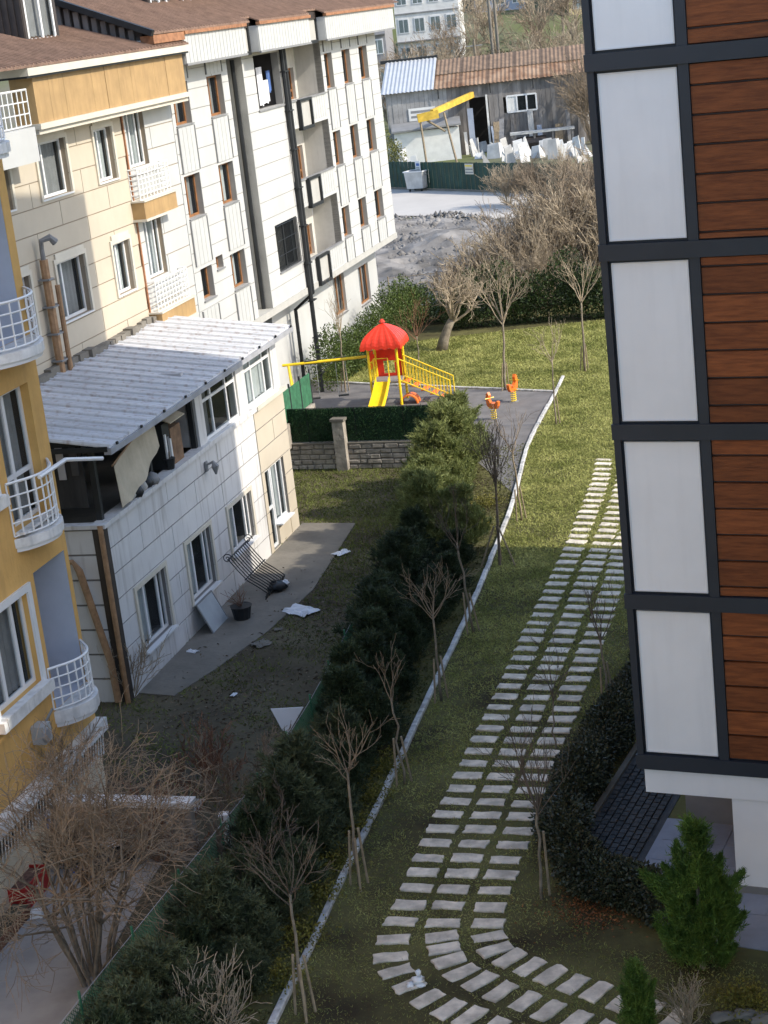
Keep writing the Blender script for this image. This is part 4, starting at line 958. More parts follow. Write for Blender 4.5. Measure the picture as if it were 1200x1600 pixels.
# low boundary wall and green chain-link fence along the left yard
cf = thing('chain_link_fence', 'green chain-link fence on a low concrete wall beside the conifers', 'fence', (FENCE[1].x, FENCE[1].y, -1))
off = Vector((FENCE[1].x, FENCE[1].y, -1))
fl_ = resample(smooth_poly(FENCE, 1), 2.0)
for a, b in zip(fl_[:-1], fl_[1:]):
    mb = M(); a3, b3 = Vector((a.x, a.y, 0)), Vector((b.x, b.y, 0)); d = (b3 - a3).normalized(); nn = Vector((d.y, -d.x, 0))
    mb.hexa([a3 - nn * .1 + Vector((0, 0, -1.05)), b3 - nn * .1 + Vector((0, 0, -1.05)), b3 + nn * .12 + Vector((0, 0, -1.05)), a3 + nn * .12 + Vector((0, 0, -1.05)), a3 - nn * .1 + Vector((0, 0, .06)), b3 - nn * .1 + Vector((0, 0, .06)), b3 + nn * .12 + Vector((0, 0, .06)), a3 + nn * .12 + Vector((0, 0, .06))])
    mb.build('low_wall', m_concrete, cf, off=off)
    segs = []; L = (b3 - a3).length; h = 1.25; st = .085; kk = int((L + h) / st)
    for i in range(kk):
        for s in (0, 1):
            u0 = i * st - h; pts = []
            q0, q1 = u0, u0 + h; z0, z1 = .08, .08 + h
            if q0 < 0: z0 += -q0; q0 = 0
            if q1 > L: z1 -= (q1 - L); q1 = L
            if q1 <= q0: continue
            zz0, zz1 = (z0, z1) if s == 0 else (h + .16 - z0, h + .16 - z1)
            p = a3 + d * q0; q = a3 + d * q1
            segs.append(((p.x - off.x, p.y - off.y, zz0 + 1), (q.x - off.x, q.y - off.y, zz1 + 1), .0065, .0065))
    if a.y < 41: seg_mesh('mesh_panel', segs, m_wiregreen, cf)
    if a.y > 43: continue
    M().tube([(a3.x, a3.y, 0), (a3.x, a3.y, 1.5)], .025, 6).build('post', m_wiregreen, cf, off=off)
    if a.y > 41: continue
    M().tube([(a3.x, a3.y, 1.36), (b3.x, b3.y, 1.36)], .006, 4).build('top_wire', m_wire, cf, off=off)

# free-standing wall with white coping across the yard
sw = thing('coped_wall', 'low concrete yard wall with white coping behind the bare shrub', 'wall', LW(1.85, -6.3, -1), -LA)
zc = zat(G(200, 1345, -1), 200, 1245) + 1
cx0, cx1 = G(95, 1335, -1), G(312, 1342, -1)
dv = (cx1 - cx0); sw.location = (cx0.x, cx0.y, -1); sw.rotation_euler = (0, 0, atan2(dv.y, dv.x))
M().box(0, dv.length, -.1, .1, -.05, 1.25).build('wall_body', m_stonewall, sw); M().box(-.05, dv.length + .05, -.17, .17, 1.25, 1.38).build('coping', m_marble, sw)

# ================================================================== TREES AND SHRUBS
def bare_tree(name, label, P, F, crown, seed, m_t=m_bark, m_c=m_twig, r0=.035, stakes=3, stake_h=1.1, kids=6, depth=2, group=None, spread=(.35, .8), up=.12, rmin=.0042, cat='tree'):
    rng = np.random.default_rng(seed); t = thing(name, label, cat, P, 0, group)
    f = np.array(F - P); segs = []; k = 6; pts = [np.zeros(3)]
    for i in range(1, k + 1):
        pts.append(f * i / k + (rng.normal(size=3) * .02 * (i < k)) * np.array([1, 1, .3]))
    tr = M(); tr.tube(pts, [r0 * (1 - .35 * i / k) for i in range(k + 1)], 7); tr.build('trunk', m_t, t, smooth=True)
    for i in range(kids):
        a = 2 * pi * i / kids + rng.uniform(-.5, .5); e = rng.uniform(*spread); d = np.array([cos(a) * sin(e), sin(a) * sin(e), cos(e)])
        start = f * (1 - .02 * rng.random()) - np.array([0, 0, rng.uniform(0, .22) * (i % 3 > 0)])
        grow(rng, start, d, crown * rng.uniform(.5, .85), r0 * .45, depth, segs, 4, up, .13, (2, 4), (.35, .75), .55, rmin)
    seg_mesh('crown', segs, m_c, t)
    for i in range(stakes):
        a = 2 * pi * i / max(1, stakes) + .6; q = Vector((cos(a) * .2, sin(a) * .2, -.05)); top = Vector((cos(a) * .10 + f[0] * stake_h / max(f[2], 1), sin(a) * .10 + f[1] * stake_h / max(f[2], 1), stake_h * rng.uniform(.9, 1.08)))
        M().tube([q, top], .026, 6).build('stake', m_stake, t)
    return t
GS = 'bare staked saplings along the kerb'
def sap(label, base, fork, top, seed, **kw):
    P = G(*base); F = PY(fork[0], fork[1], P.y); T = PY(top[0], top[1], P.y)
    return bare_tree(kw.pop('name', 'bare_sapling'), label, P, F, max(.25, (T.z - F.z)), seed, **kw)
sap('bare forked sapling on three stakes, nearest the camera along the kerb', (478, 1588), (453, 1395), (440, 1270), 1, kids=8, spread=(.4, 1.0), group=GS, m_c=m_twigdark)
sap('bare round-headed sapling on three stakes, second nearest along the kerb', (562, 1385), (543, 1205), (540, 1105), 2, kids=8, spread=(.4, .95), group=GS)
sap('tall bare whip sapling with short twigs and two stakes by the kerb', (632, 1225), (611, 1090), (600, 1005), 3, kids=4, spread=(.08, .5), stakes=2, group=GS, r0=.03)
sap('bare sapling with cup-shaped crown and two stakes beside the middle of the kerb', (690, 1095), (676, 960), (668, 872), 4, kids=8, spread=(.35, .9), stakes=2, group=GS)
sap('leaning bare sapling in front of the dark conifers by the kerb', (740, 988), (714, 848), (700, 765), 5, kids=6, spread=(.3, .8), stakes=2, group=GS, m_c=m_twigdark)
sap('bare sapling on the lit lawn just beyond the tree with tripod stakes', (815, 813), (800, 700), (792, 635), 6, kids=6, stakes=2, group=GS, m_t=m_stake)
sap('small bare sapling with forked crown at the corner of the playground', (869, 664), (862, 560), (861, 492), 7, kids=7, spread=(.3, .75), stakes=1, group=GS, m_c=m_twigdry)
sap('tall bare tree with two stakes on the lawn behind the orange spring rider', (790, 610), (785, 500), (790, 398), 8, kids=9, spread=(.2, .7), stakes=2, r0=.06, depth=3, m_c=m_twigdry, name='bare_tree')
sap('bare tree on stakes on the far lawn next to the right-hand block', (914, 580), (908, 470), (900, 385), 9, kids=8, spread=(.2, .7), stakes=3, r0=.055, depth=3, m_c=m_twigdry, name='bare_tree')
sap('thin reddish-twigged tree behind the playhouse', (655, 566), (651, 525), (648, 455), 10, kids=10, spread=(.2, .9), stakes=0, r0=.035, m_c=m_twigred, name='bare_tree')
sap('thin staked tree behind the yellow swing beam', (540, 612), (531, 520), (522, 440), 11, kids=8, spread=(.15, .5), stakes=3, r0=.04, m_c=m_twigdry, name='bare_tree')
sap('bare bushy sapling with one thick stake between the stepping stones and the hedge', (846, 1405), (840, 1262), (845, 1125), 12, kids=14, spread=(.08, .5), stakes=1, stake_h=1.45, m_c=m_twigdark, depth=2)
sap('bare sapling between two stakes in front of the dark hedge, left of the white panels', (952, 1112), (938, 1000), (932, 905), 13, kids=6, spread=(.15, .6), stakes=2, m_c=m_twigdark)
sap('slim bare sapling standing in the stepping-stone path', (868, 1172), (864, 1085), (858, 985), 14, kids=8, spread=(.15, .5), stakes=0, r0=.022, m_c=m_twigdark)

# old crooked tree on the lawn
P = G(690, 548); t = thing('crooked_tree', 'old crooked tree with thick curved trunk at the back of the lawn', 'tree', P)
pts = [PY(690, 550, P.y) - P, PY(694, 530, P.y) - P, PY(700, 512, P.y) - P, PY(706, 500, P.y) - P]
M().tube(pts, [.30, .24, .2, .17], 9).build('trunk', m_bark, t, smooth=True)
rng = np.random.default_rng(21); segs = []
for i in range(9):
    a = 2 * pi * i / 9 + rng.uniform(-.3, .3); e = rng.uniform(.35, 1.25)
    grow(rng, np.array(pts[-1]) - np.array([0, 0, .2 * rng.random()]), (cos(a) * sin(e), sin(a) * sin(e), cos(e)), 1.75, .085, 3, segs, 5, .07, .22, (3, 5), (.4, .95), .6, .009)
seg_mesh('crown', segs, m_twigdry, t)

# tangle of bare stems at the yard corner (lower left)
P = G(150, 1535, -1); t = thing('large_bare_shrub', 'large tangled bare shrub with many stems in front of the orange house', 'shrub', P)
rng = np.random.default_rng(31); tr = []; tw = []
for i in range(15):
    a = rng.uniform(0, 2 * pi); e = rng.uniform(.03, .30); d = np.array([cos(a) * sin(e) - .03, sin(a) * sin(e), cos(e)]); L = rng.uniform(1.6, 2.7); b = np.array([cos(a) * .22, sin(a) * .22, -.05])
    p = b; dd = d.copy(); ptsl = [p]
    for q in range(5): dd = dd + rng.normal(size=3) * .07; dd /= np.linalg.norm(dd); p = p + dd * L / 5; ptsl.append(p)
    r = rng.uniform(.03, .06)
    for q in range(5): tr.append((ptsl[q], ptsl[q + 1], r * (1 - .08 * q), r * (1 - .08 * (q + 1))))
    for q in range(4):
        a2 = rng.uniform(0, 2 * pi); e2 = rng.uniform(.3, 1.15); d2 = np.array([cos(a2) * sin(e2) + .25, sin(a2) * sin(e2), cos(e2)])
        grow(rng, ptsl[-1 - (q % 2)], d2, rng.uniform(1.3, 2.3), r * .6, 3, tw, 5, .02, .25, (2, 5), (.4, 1.0), .62, .0052)
seg_mesh('stems', tr, m_bark, t, 6, True); seg_mesh('crown', tw, m_twig, t)

def shrub(name, label, P, h, seed, m_=m_twig, stems=22, depth=2, spread=(.05, .6), rmin=.006, r=.016, group=None, mesh=None, rot=0, sc=1):
    t = thing(name, label, 'shrub', P, rot, group)
    if mesh is not None:
        o = link('crown', mesh, t); o.scale = (sc, sc, sc); return t
    rng = np.random.default_rng(seed); segs = []
    for i in range(stems):
        a = rng.uniform(0, 2 * pi); e = rng.uniform(*spread)
        grow(rng, (cos(a) * .12 * h * .3, sin(a) * .12 * h * .3, -.03), (cos(a) * sin(e), sin(a) * sin(e), cos(e)), h * rng.uniform(.5, .8), r, depth, segs, 5, .06, .14, (3, 5), (.25, .65), .5, rmin)
    o = seg_mesh('crown', segs, m_, t); return t
shrub('bare_shrub', 'bare shrub with upright pale yellow stems at the lower left by the fence', G(335, 1640), 1.6, 41, m_twigdry, 26)
shrub('bare_shrub', 'bare arching shrub growing over the fence beside the white post', G(395, 1400), 1.9, 42, m_twigdark, 16, 3, (.2, .95))
shrub('bare_shrub', 'dense bare shrub between the coped wall and the fence', G(395, 1290, -1), 2.2, 43, m_twig, 14, 3, (.15, .95))
shrub('bare_shrub', 'brown twiggy shrub against the coped wall', G(255, 1345, -1), 1.6, 44, m_twigred, 24, 3, (.1, .8))
shrub('bare_shrub', 'bare creeper stems climbing the corner of the pale annex', G(205, 1090, -1), 1.9, 45, m_twigdry, 20, 2, (.1, .7))
shrub('bare_shrub', 'low bare bramble at the foot of the orange house', G(75, 1255, 0.2), 1.9, 46, m_twig, 16, 3, (.2, .9))
shrub('dry_grass_clump', 'pale dry grass clump beside the small cypress at the bottom right', G(1075, 1600), .95, 47, m_twigdry, 40, 1, (.05, .7), .004, .008)
shrub('bare_shrub', 'thin bare shrub growing in the yard by the coped wall end', G(330, 1240, -1), 1.5, 48, m_twigred, 16, 3, (.2, .9))

# --- conifers
def conifer_points(rng, h, R, n, pw=.8, z0=.05, lumps=7):
    z = z0 + (h - z0) * rng.random(n) ** 1.25; a = rng.uniform(0, 2 * pi, n)
    prof = np.clip(1 - (z / h), 0, 1) ** pw; prof = np.maximum(prof, .03) * np.minimum(1, .55 + z / (h * .35))
    ph = rng.uniform(0, 6, 3); lump = 1 + .20 * np.sin(a * 3 + z * 4 + ph[0]) + .16 * np.sin(a * 5 - z * 7 + ph[1]) + .12 * np.sin(z * 11 + ph[2] + a)
    rr = R * prof * lump * (1 - .75 * rng.random(n) ** 2.2)
    return np.stack([np.cos(a) * rr, np.sin(a) * rr, z], 1), a
def conifer_mesh(name, seed, h, R, m_, nspray=900, per=13, ln=.13, wd=.024, pw=.8, upw=.55, parent=None):
    rng = np.random.default_rng(seed); nb = 95; ba = rng.uniform(0, 2 * pi, nb); bz = h * (.04 + .9 * rng.random(nb) ** 1.2)
    bl = R * np.maximum(.10, (1 - bz / h) ** pw) * rng.uniform(.7, 1.25, nb) * np.minimum(1, .6 + bz / (h * .3)); k = rng.integers(0, nb, nspray); u = rng.random(nspray) ** .6
    a = ba[k] + rng.normal(size=nspray) * .18; rr = bl[k] * u; C = np.stack([np.cos(a) * rr, np.sin(a) * rr, np.minimum(h * 1.03, bz[k] * .92 + rr * upw * .9)], 1) + rng.normal(size=(nspray, 3)) * .045
    out = np.stack([np.cos(a), np.sin(a), np.zeros_like(a)], 1)
    D = out * (1 - upw) + np.array([0, 0, upw]) + rng.normal(size=(nspray, 3)) * .22
    D /= np.linalg.norm(D, axis=1, keepdims=True); sl_ = rng.uniform(.10, .24, (nspray, 1)) * (h / 2.5) ** .5
    Cs = []; Ds = []
    for j in range(per):
        t = j / per
        Cs.append(C + D * sl_ * t); Ds.append(D + rng.normal(size=(nspray, 3)) * .55)
    C2 = np.concatenate(Cs); D2 = np.concatenate(Ds)
    return tri_cloud(name, C2, D2, rng.uniform(.6, 1.2, len(C2)) * ln, wd, m_, parent)
protos = {}
def conifer(label, P, h, kind, rot, group=None, sx=1.0, name='conifer'):
    """copies of four crown meshes"""
    t = thing(name, label, 'conifer', P, rot, group)
    key = kind
    if key not in protos:
        mm = {0: L_darkcon, 1: L_darkcon, 2: L_midcon, 3: L_midcon, 4: L_sunlitcon}[kind]
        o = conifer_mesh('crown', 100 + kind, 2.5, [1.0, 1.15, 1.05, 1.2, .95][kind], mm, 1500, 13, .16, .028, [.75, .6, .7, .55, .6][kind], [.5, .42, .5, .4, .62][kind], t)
        tr = M().tube([(0, 0, -.05), (0, 0, 1.9)], [.06, .015], 6).build('trunk', m_bark, t); protos[key] = (o.data, tr.data)
    else:
        o = link('crown', protos[key][0], t); tr = link('trunk', protos[key][1], t)
    for q in (o, tr): q.scale = (h / 2.5 * sx, h / 2.5 * sx, h / 2.5)
    return t
mid = []
kk_ = resample(smooth_poly([k for k in reversed(KW)]), .5)
for f in resample(smooth_poly(FENCE, 1), 1.25):
    q = min(kk_, key=lambda p: (p - f).length); mid.append((f, q))
nm = 0
for i, (f, q) in enumerate(mid):
    if f.y < 22 or f.y > 62: continue
    gap = (q - f).length
    for t_, nrow in ((.36 if f.y < 41 else .22, 0), (.66, 1)):
        if gap < 1.9 and nrow: continue
        if nrow and f.y > 50: continue
        p = f.lerp(q, t_ + random.uniform(-.06, .06)); p.z = 0
        h = random.uniform(1.7, 2.5) * (.92 if nrow == 0 else .68); kind = 4 if f.y > 49.5 else random.choice([0, 0, 1]) if f.y > 36 else random.choice([2, 3, 2, 0])  # crowns beyond the shadow edge take the painted sunlit colour
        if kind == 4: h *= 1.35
        conifer('conifer in the dark hedge strip', p, h, kind, random.uniform(0, 6), 'conifers in the hedge strip', random.uniform(.9, 1.15)); nm += 1
CONIFERS = [o for o in COL.objects if o.get('group') == 'conifers in the hedge strip']
CONIFERS.sort(key=lambda o: o.location.y)
for i, o in enumerate(CONIFERS):
    n_ = len(CONIFERS)
    o['label'] = (f'{ORD[i]} conifer from the camera end of the dark hedge strip by the kerb' if i < n_ // 2 else f'{ORD[n_ - 1 - i]} conifer from the playground end of the dark hedge strip by the kerb')
# gold-leaved low shrubs at the kerb
for i, px in enumerate([(470, 1470), (498, 1405), (520, 1355), (548, 1290), (575, 1250), (600, 1205), (440, 1535), (760, 790), (745, 825)]):
    P = G(*px); t = thing('gold_shrub', f'{ORD[i]} low gold-leaved shrub from the camera beside the kerb', 'shrub', P, 0, 'gold-leaved shrubs by the kerb'); n = 900; rng = np.random.default_rng(300 + i)
    C = rng.normal(size=(n, 3)) * [.26, .26, .15]; C[:, 2] = np.abs(C[:, 2]) + .03
    tri_cloud('foliage', C, rng.normal(size=(n, 3)) + [0, 0, .5], .06, .035, L_gold, t, True)
GOLD = sorted([o for o in COL.objects if o.get('group') == 'gold-leaved shrubs by the kerb'], key=lambda o: o.location.y)
for i, o in enumerate(GOLD): o['label'] = f'{ORD[i]} low gold-leaved shrub from the camera beside the kerb'

# dark bare tree on a tripod of stakes at the edge of the shade
P = G(781, 884); t = thing('tripod_tree', 'thin dark bare tree on a tripod of stakes at the edge of the building shade', 'tree', P)
F = PY(775, 765, P.y) - P; M().tube([(0, 0, -.05), F * .5, F, PY(773, 700, P.y) - P], [.045, .04, .03, .015], 7).build('trunk', m_twigdark, t)
for dx, dy in ((-.55, .1), (.45, -.15), (.1, .5)): M().tube([(dx, dy, -.05), (dx * .12, dy * .12, 1.2)], .028, 6).build('stake', m_stake, t)
rng = np.random.default_rng(61); segs = []
for i in range(18):
    a = rng.uniform(0, 6.28); e = rng.uniform(.1, .7); grow(rng, np.array(F) + [0, 0, rng.uniform(-.35, .6)], (cos(a) * sin(e), sin(a) * sin(e), cos(e)), 1.2, .014, 2, segs, 4, .12, .1, (3, 4), (.3, .6), .5, .005)
seg_mesh('crown', segs, m_twigdark, t)

# cypress by the entrance and the small one in front
def plume_cypress(name, label, P, h, R, seed, plumes, m_, n_main=2300, ln=.085, wd=.016):
    t = thing(name, label, 'conifer', P); M().tube([(0, 0, -.05), (0, 0, h * .8)], [.06, .015], 6).build('trunk', m_bark, t)
    conifer_mesh('crown', seed, h, R, m_, n_main, 14, ln, wd, .95, .62, t)
    rng = np.random.default_rng(seed + 5); Cs = []; Ds = []
    for (a, z, L, tilt) in plumes:
        base = np.array([cos(a) * R * .45, sin(a) * R * .45, z]); d = np.array([cos(a) * sin(tilt), sin(a) * sin(tilt), cos(tilt)])
        n = int(2600 * L); u = rng.random(n); rr = .17 * (1 - u * .8) * L / .7
        C = base + d * (u * L)[:, None] + rng.normal(size=(n, 3)) * rr[:, None] * .6
        Cs.append(C); Ds.append(d + rng.normal(size=(n, 3)) * .45 + [0, 0, .25])
    tri_cloud('plumes', np.concatenate(Cs), np.concatenate(Ds), ln, wd, m_, t); return t
rng = np.random.default_rng(5); pls = []
for i in range(34): zz_ = rng.uniform(.1, 1.75); pls.append((rng.uniform(0, 6.28), zz_, rng.uniform(.38, .62) * (1.15 - .3 * zz_ / 1.75), rng.uniform(.25, .7)))
pls += [(radians(175), 1.35, .75, .85), (radians(165), 1.2, .6, .95), (radians(-10), 1.15, .75, .62), (radians(0), .5, .6, .8), (radians(185), .5, .6, .8)]
plume_cypress('cypress', 'bright green plumed cypress in front of the white lower wall of the block', G(1098, 1512), 3.0, .68, 71, pls, L_bright)
rng = np.random.default_rng(6); pls = [(rng.uniform(0, 6.28), rng.uniform(.1, .7), rng.uniform(.2, .4), rng.uniform(.2, .6)) for i in range(12)]
plume_cypress('small_cypress', 'small yellow-green cypress at the bottom edge beside the paving stones', G(1000, 1625), 1.5, .26, 72, pls, leaf_mat('young_cypress_foliage', (.05, .10, .015), (.13, .20, .035), 3, trans=.2), 1100, .07, .014)

# glossy hedge round the dark pavers
hp = resample([RW(-2.55, 11), RW(-2.5, 6), RW(-2.35, 2.2), RW(-2.0, .75), RW(-1.1, -.45), RW(.0, -1.0), RW(.75, -1.45)], .16)
t = thing('laurel_hedge', 'dark glossy-leaved hedge curving round the dark pavers', 'hedge', hp[-1]); rng = np.random.default_rng(81); Cs = []; Ds = []
for p in hp:
    n = 620; c = rng.uniform(-1, 1, (n, 3)); c /= np.maximum(1, np.linalg.norm(c, axis=1, keepdims=True)); c = c / (np.linalg.norm(c, axis=1, keepdims=True) + 1e-6) * (1 - .5 * rng.random((n, 1)) ** 2)
    w_ = .50 + .1 * sin(p.y * 3.1) ; hh = .42 + .06 * sin(p.y * 2.3 + 1); q = c * [w_, w_, hh]; q[:, 2] += hh + .02
    Cs.append(q + np.array([p.x, p.y, 0]) - np.array(hp[-1])); Ds.append(c + rng.normal(size=(n, 3)) * .6)
C = np.concatenate(Cs); tri_cloud('foliage', C, np.concatenate(Ds), rng.uniform(.06, .11, len(C)), .045, L_laurel, t, True)
segs = []
for p in hp[::3]:
    for q in range(3): b = np.array(p - hp[-1]); segs.append((b + [0, 0, -.05], b + [rng.uniform(-.3, .3), rng.uniform(-.3, .3), .7], .012, .006))
so_ = seg_mesh('stems', segs, m_twigdark, t); so_['kind'] = 'stuff'

# far hedge behind the lawn, bushes beside the white block
def leaf_bank(name, label, pts, w_, h_, seed, m_, dens=500, leaf=.13, cat='hedge', base=0.0):
    t = thing(name, label, cat, pts[0]); rng = np.random.default_rng(seed); Cs = []; Ds = []; o = np.array(pts[0])
    for i, p in enumerate(resample(pts, .45)):
        n = dens; c = rng.normal(size=(n, 3)); c /= np.linalg.norm(c, axis=1, keepdims=True); c *= (1 - .55 * rng.random((n, 1)) ** 2)
        hh = h_ / 2 * (1 + .22 * sin(p.x * 1.7 + seed) + .15 * sin(p.x * 4.1 + p.y)); ww = w_ * (1 + .2 * sin(p.x * 2.3))
        q = c * [ww, ww, hh]; q[:, 2] += hh; Cs.append(q + np.array(p) - o); Ds.append(c * .7 + rng.normal(size=(n, 3)) * .6 + [0, 0, .3])
    C = np.concatenate(Cs); tri_cloud('foliage', C, np.concatenate(Ds), rng.uniform(.7, 1.3, len(C)) * leaf, leaf * .5, m_, t, True); return t
leaf_bank('far_hedge', 'tall dark evergreen hedge closing the back of the lawn', [Vector((4.6, 86.2, 0)), Vector((9, 85.6, 0)), Vector((15, 84.0, 0))], .9, 2.7, 91, L_hedgefar, 900, .15)
leaf_bank('far_hedge', 'lower tangled hedge behind the playhouse roof', [Vector((2.4, 89.5, 0)), Vector((5.2, 88.0, 0))], .8, 1.7, 92, L_hedgefar, 600, .13)
leaf_bank('ivy_bank', 'leafy green bushes growing along the foot of the white block', [LW(-3.6, 30.8), LW(-3.4, 35), LW(-3.2, 42), LW(-3.0, 46)], .75, 2.3, 93, leaf_mat('bush_leaf', (.03, .05, .012), (.10, .14, .03), 1.0, trans=.2), 620, .12, 'bush')
# bare thicket behind the hedge
tp = None
rng = np.random.default_rng(99)
thick = [(6.8, 91.5, 3.6), (8.6, 93, 4.6), (9.8, 91, 5.0), (11.2, 94, 5.6), (12.4, 91.5, 5.6), (13.6, 95, 6.0), (14.6, 92, 5.6), (15.4, 97, 6.2), (11.8, 98, 5.0), (13.2, 99.5, 5.6), (10.2, 97, 4.2), (16.6, 94, 5.6), (7.4, 89.8, 2.6), (5.2, 91.0, 2.6), (9.2, 89.0, 3.4), (14.2, 88.8, 4.0)]
meshes = []
for i, (x, y, h) in enumerate(thick):
    lab = f'{ORD[i]} bare tan shrub from the left in the thicket behind the far hedge'
    if len(meshes) < 4:
        t = shrub('thicket_shrub', lab, (x, y, hill(y)), h, 500 + i, [m_twigdry, m_twig][i % 2], 30, 3, (.05, .62), .012, .03, 'bare shrubs of the thicket'); meshes.append((t.children[0].data, h))
    else:
        me, h0 = meshes[i % 4]; shrub('thicket_shrub', lab, (x, y, hill(y)), h, 0, group='bare shrubs of the thicket', mesh=me, rot=rng.uniform(0, 6), sc=h / h0)
TH = sorted([o for o in COL.objects if o.get('group') == 'bare shrubs of the thicket'], key=lambda o: o.location.x / o.location.y)
for i, o in enumerate(TH): o['label'] = f'{ORD[i]} bare tan shrub from the left in the thicket behind the far hedge'

# ================================================================== GRASS
def in_poly(x, y, poly):
    inside = np.zeros(len(x), bool); n = len(poly); j = n - 1
    for i in range(n):
        xi, yi = poly[i]; xj, yj = poly[j]
        c = ((yi > y) != (yj > y)) & (x < (xj - xi) * (y - yi) / (yj - yi + 1e-12) + xi); inside ^= c; j = i
    return inside
kx = np.array([p.x for p in KW][::-1]); ky = np.array([p.y for p in KW][::-1])
def lawn_grass():
    N = 1250000; y = 21 + (84 - 21) * RNG.random(N) ** 1.2; x = RNG.uniform(-5, 15, N)
    keep = (x > np.interp(y, ky, kx) + .12) & (y < far_r.y) | ((y >= far_r.y) & (x > far_r.x + .12)) | ((x <= far_r.x + .12) & (y > far_r.y + (x - far_r.x) * (77.8 - far_r.y) / (-3.3 - far_r.x) + .15))
    keep &= (x < y * .235 + 1.2)                      # stays inside the part of the lawn one can see
    r = (x - Q0.x) * eR.x + (y - Q0.y) * eR.y; d = (x - Q0.x) * eB.x + (y - Q0.y) * eB.y
    keep &= ~((r > -1.95) & (d > -.2)) & ~((r > -.4) & (d > -2.2))
    # thin and patchy
    pn = np.sin(x * 1.3 + y * .7) + np.sin(x * .6 - y * 1.1 + 2) + np.sin(x * 2.9 + y * 2.3); keep &= RNG.random(N) < np.clip(.42 + .56 * np.clip((y - 32) / 20, 0, 1) + .14 * pn, .08, 1)
    x, y = x[keep], y[keep]
    ok = np.ones(len(x), bool)
    order = np.argsort(y); ys_ = y[order]
    for (sx, sy, a, L, W_) in STONES:
        i0, i1 = np.searchsorted(ys_, [sy - .5, sy + .5]); idx = order[i0:i1]
        u = (x[idx] - sx) * cos(a) + (y[idx] - sy) * sin(a); v = -(x[idx] - sx) * sin(a) + (y[idx] - sy) * cos(a)
        ok[idx[(np.abs(u) < L / 2 - .03) & (np.abs(v) < W_ / 2 - .025)]] = False
    x, y = x[ok], y[ok]; n = len(x)
    C = np.stack([x, y, np.full(n, -.005)], 1); D = RNG.normal(size=(n, 3)) * [.75, .75, .2]; D[:, 2] += .55
    o = tri_cloud('grass', C, D, RNG.uniform(.03, .075, n) * (1 + .02 * (y - 21)), .010 * (1 + .08 * (y - 21)), L_grass)
    struct(o, 'stuff'); tag(o, 'short patchy winter grass covering the lawn', 'grass')
lawn_grass()
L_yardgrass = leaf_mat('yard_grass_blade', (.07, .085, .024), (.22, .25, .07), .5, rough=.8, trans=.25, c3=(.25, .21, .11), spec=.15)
def yard_weeds():
    N = 150000; s = RNG.uniform(-7, 24, N); n = RNG.uniform(-4, 9, N)
    x = P0.x + eN.x * n + eL.x * s; y = P0.y + eN.y * n + eL.y * s
    keep = in_poly(x, y, yard) & ~in_poly(x, y, [(p.x, p.y) for p in walk])
    pn = np.sin(x * 1.9 + y * .8) + np.sin(x * .8 - y * 1.6 + 1) + np.sin(x * 3.9 + y * 3.3); far = np.clip((y - 44) / 14, 0, 1)
    keep &= RNG.random(N) < np.clip(.15 + .85 * far + .13 * pn, .03, 1)
    x, y = x[keep], y[keep]; k = len(x); C = np.stack([x, y, np.full(k, -1.005)], 1); D = RNG.normal(size=(k, 3)) * [.8, .8, .2]; D[:, 2] += .7
    o = tri_cloud('weeds', C, D, RNG.uniform(.06, .16, k), .03, L_yardgrass); struct(o, 'stuff'); tag(o, 'rough weeds and grass over the yard between annex and fence', 'weeds')
yard_weeds()
def yard_litter():
    N = 26000; s = RNG.uniform(-7, 22, N); n = RNG.uniform(.6, 9, N); x = P0.x + eN.x * n + eL.x * s; y = P0.y + eN.y * n + eL.y * s
    keep = in_poly(x, y, yard); pn = np.sin(x * 1.1 + y * .6) + np.sin(x * .9 - y * 1.4 + 2); onw = in_poly(x, y, [(p.x, p.y) for p in walk]); keep &= RNG.random(N) < np.clip(.45 + .25 * pn, .05, 1) * np.where(onw, .10, 1) * np.clip((57 - y) / 8, .03, 1)
    x, y, onw = x[keep], y[keep], onw[keep]; k = len(x); C = np.stack([x, y, np.where(onw, -.965, -.992)], 1); D = RNG.normal(size=(k, 3)) * [1, 1, .3]
    o = tri_cloud('yard_litter', C, D, RNG.uniform(.05, .16, k), .05, leaf_mat('dead_leaf_litter', (.05, .038, .025), (.19, .145, .095), 4, trans=.05), None, True); struct(o, 'stuff'); tag(o, 'dead leaves and brown litter strewn over the yard soil', 'leaves')
yard_litter()
def strip_litter():
    N = 16000; y = RNG.uniform(21, 62, N); fx = np.interp(y, [p.y for p in FENCE], [p.x for p in FENCE]); kx_ = np.interp(y, ky, kx); x = fx + (kx_ - fx) * RNG.random(N)
    C = np.stack([x, y, np.full(N, .004)], 1); D = RNG.normal(size=(N, 3)); D[:, 2] = np.abs(D[:, 2]) * .6
    o = tri_cloud('ground_litter', C, D, .09, .05, L_grassyard); struct(o, 'stuff'); tag(o, 'weeds and leaf litter under the conifer strip', 'weeds')
    N = 1100; P = [G(random.gauss(935, 42), 1418 + random.gauss(0, 17) + .12 * 0) for _ in range(N)]
    C = np.array([[p.x, p.y, .01] for p in P]); D = RNG.normal(size=(N, 3)) * [1, 1, .25]
    o = tri_cloud('fallen_leaves', C, D, .05, .04, L_dryleaf, None, True); struct(o, 'stuff'); tag(o, 'reddish fallen leaves in front of the dark hedge', 'leaves')
strip_litter()

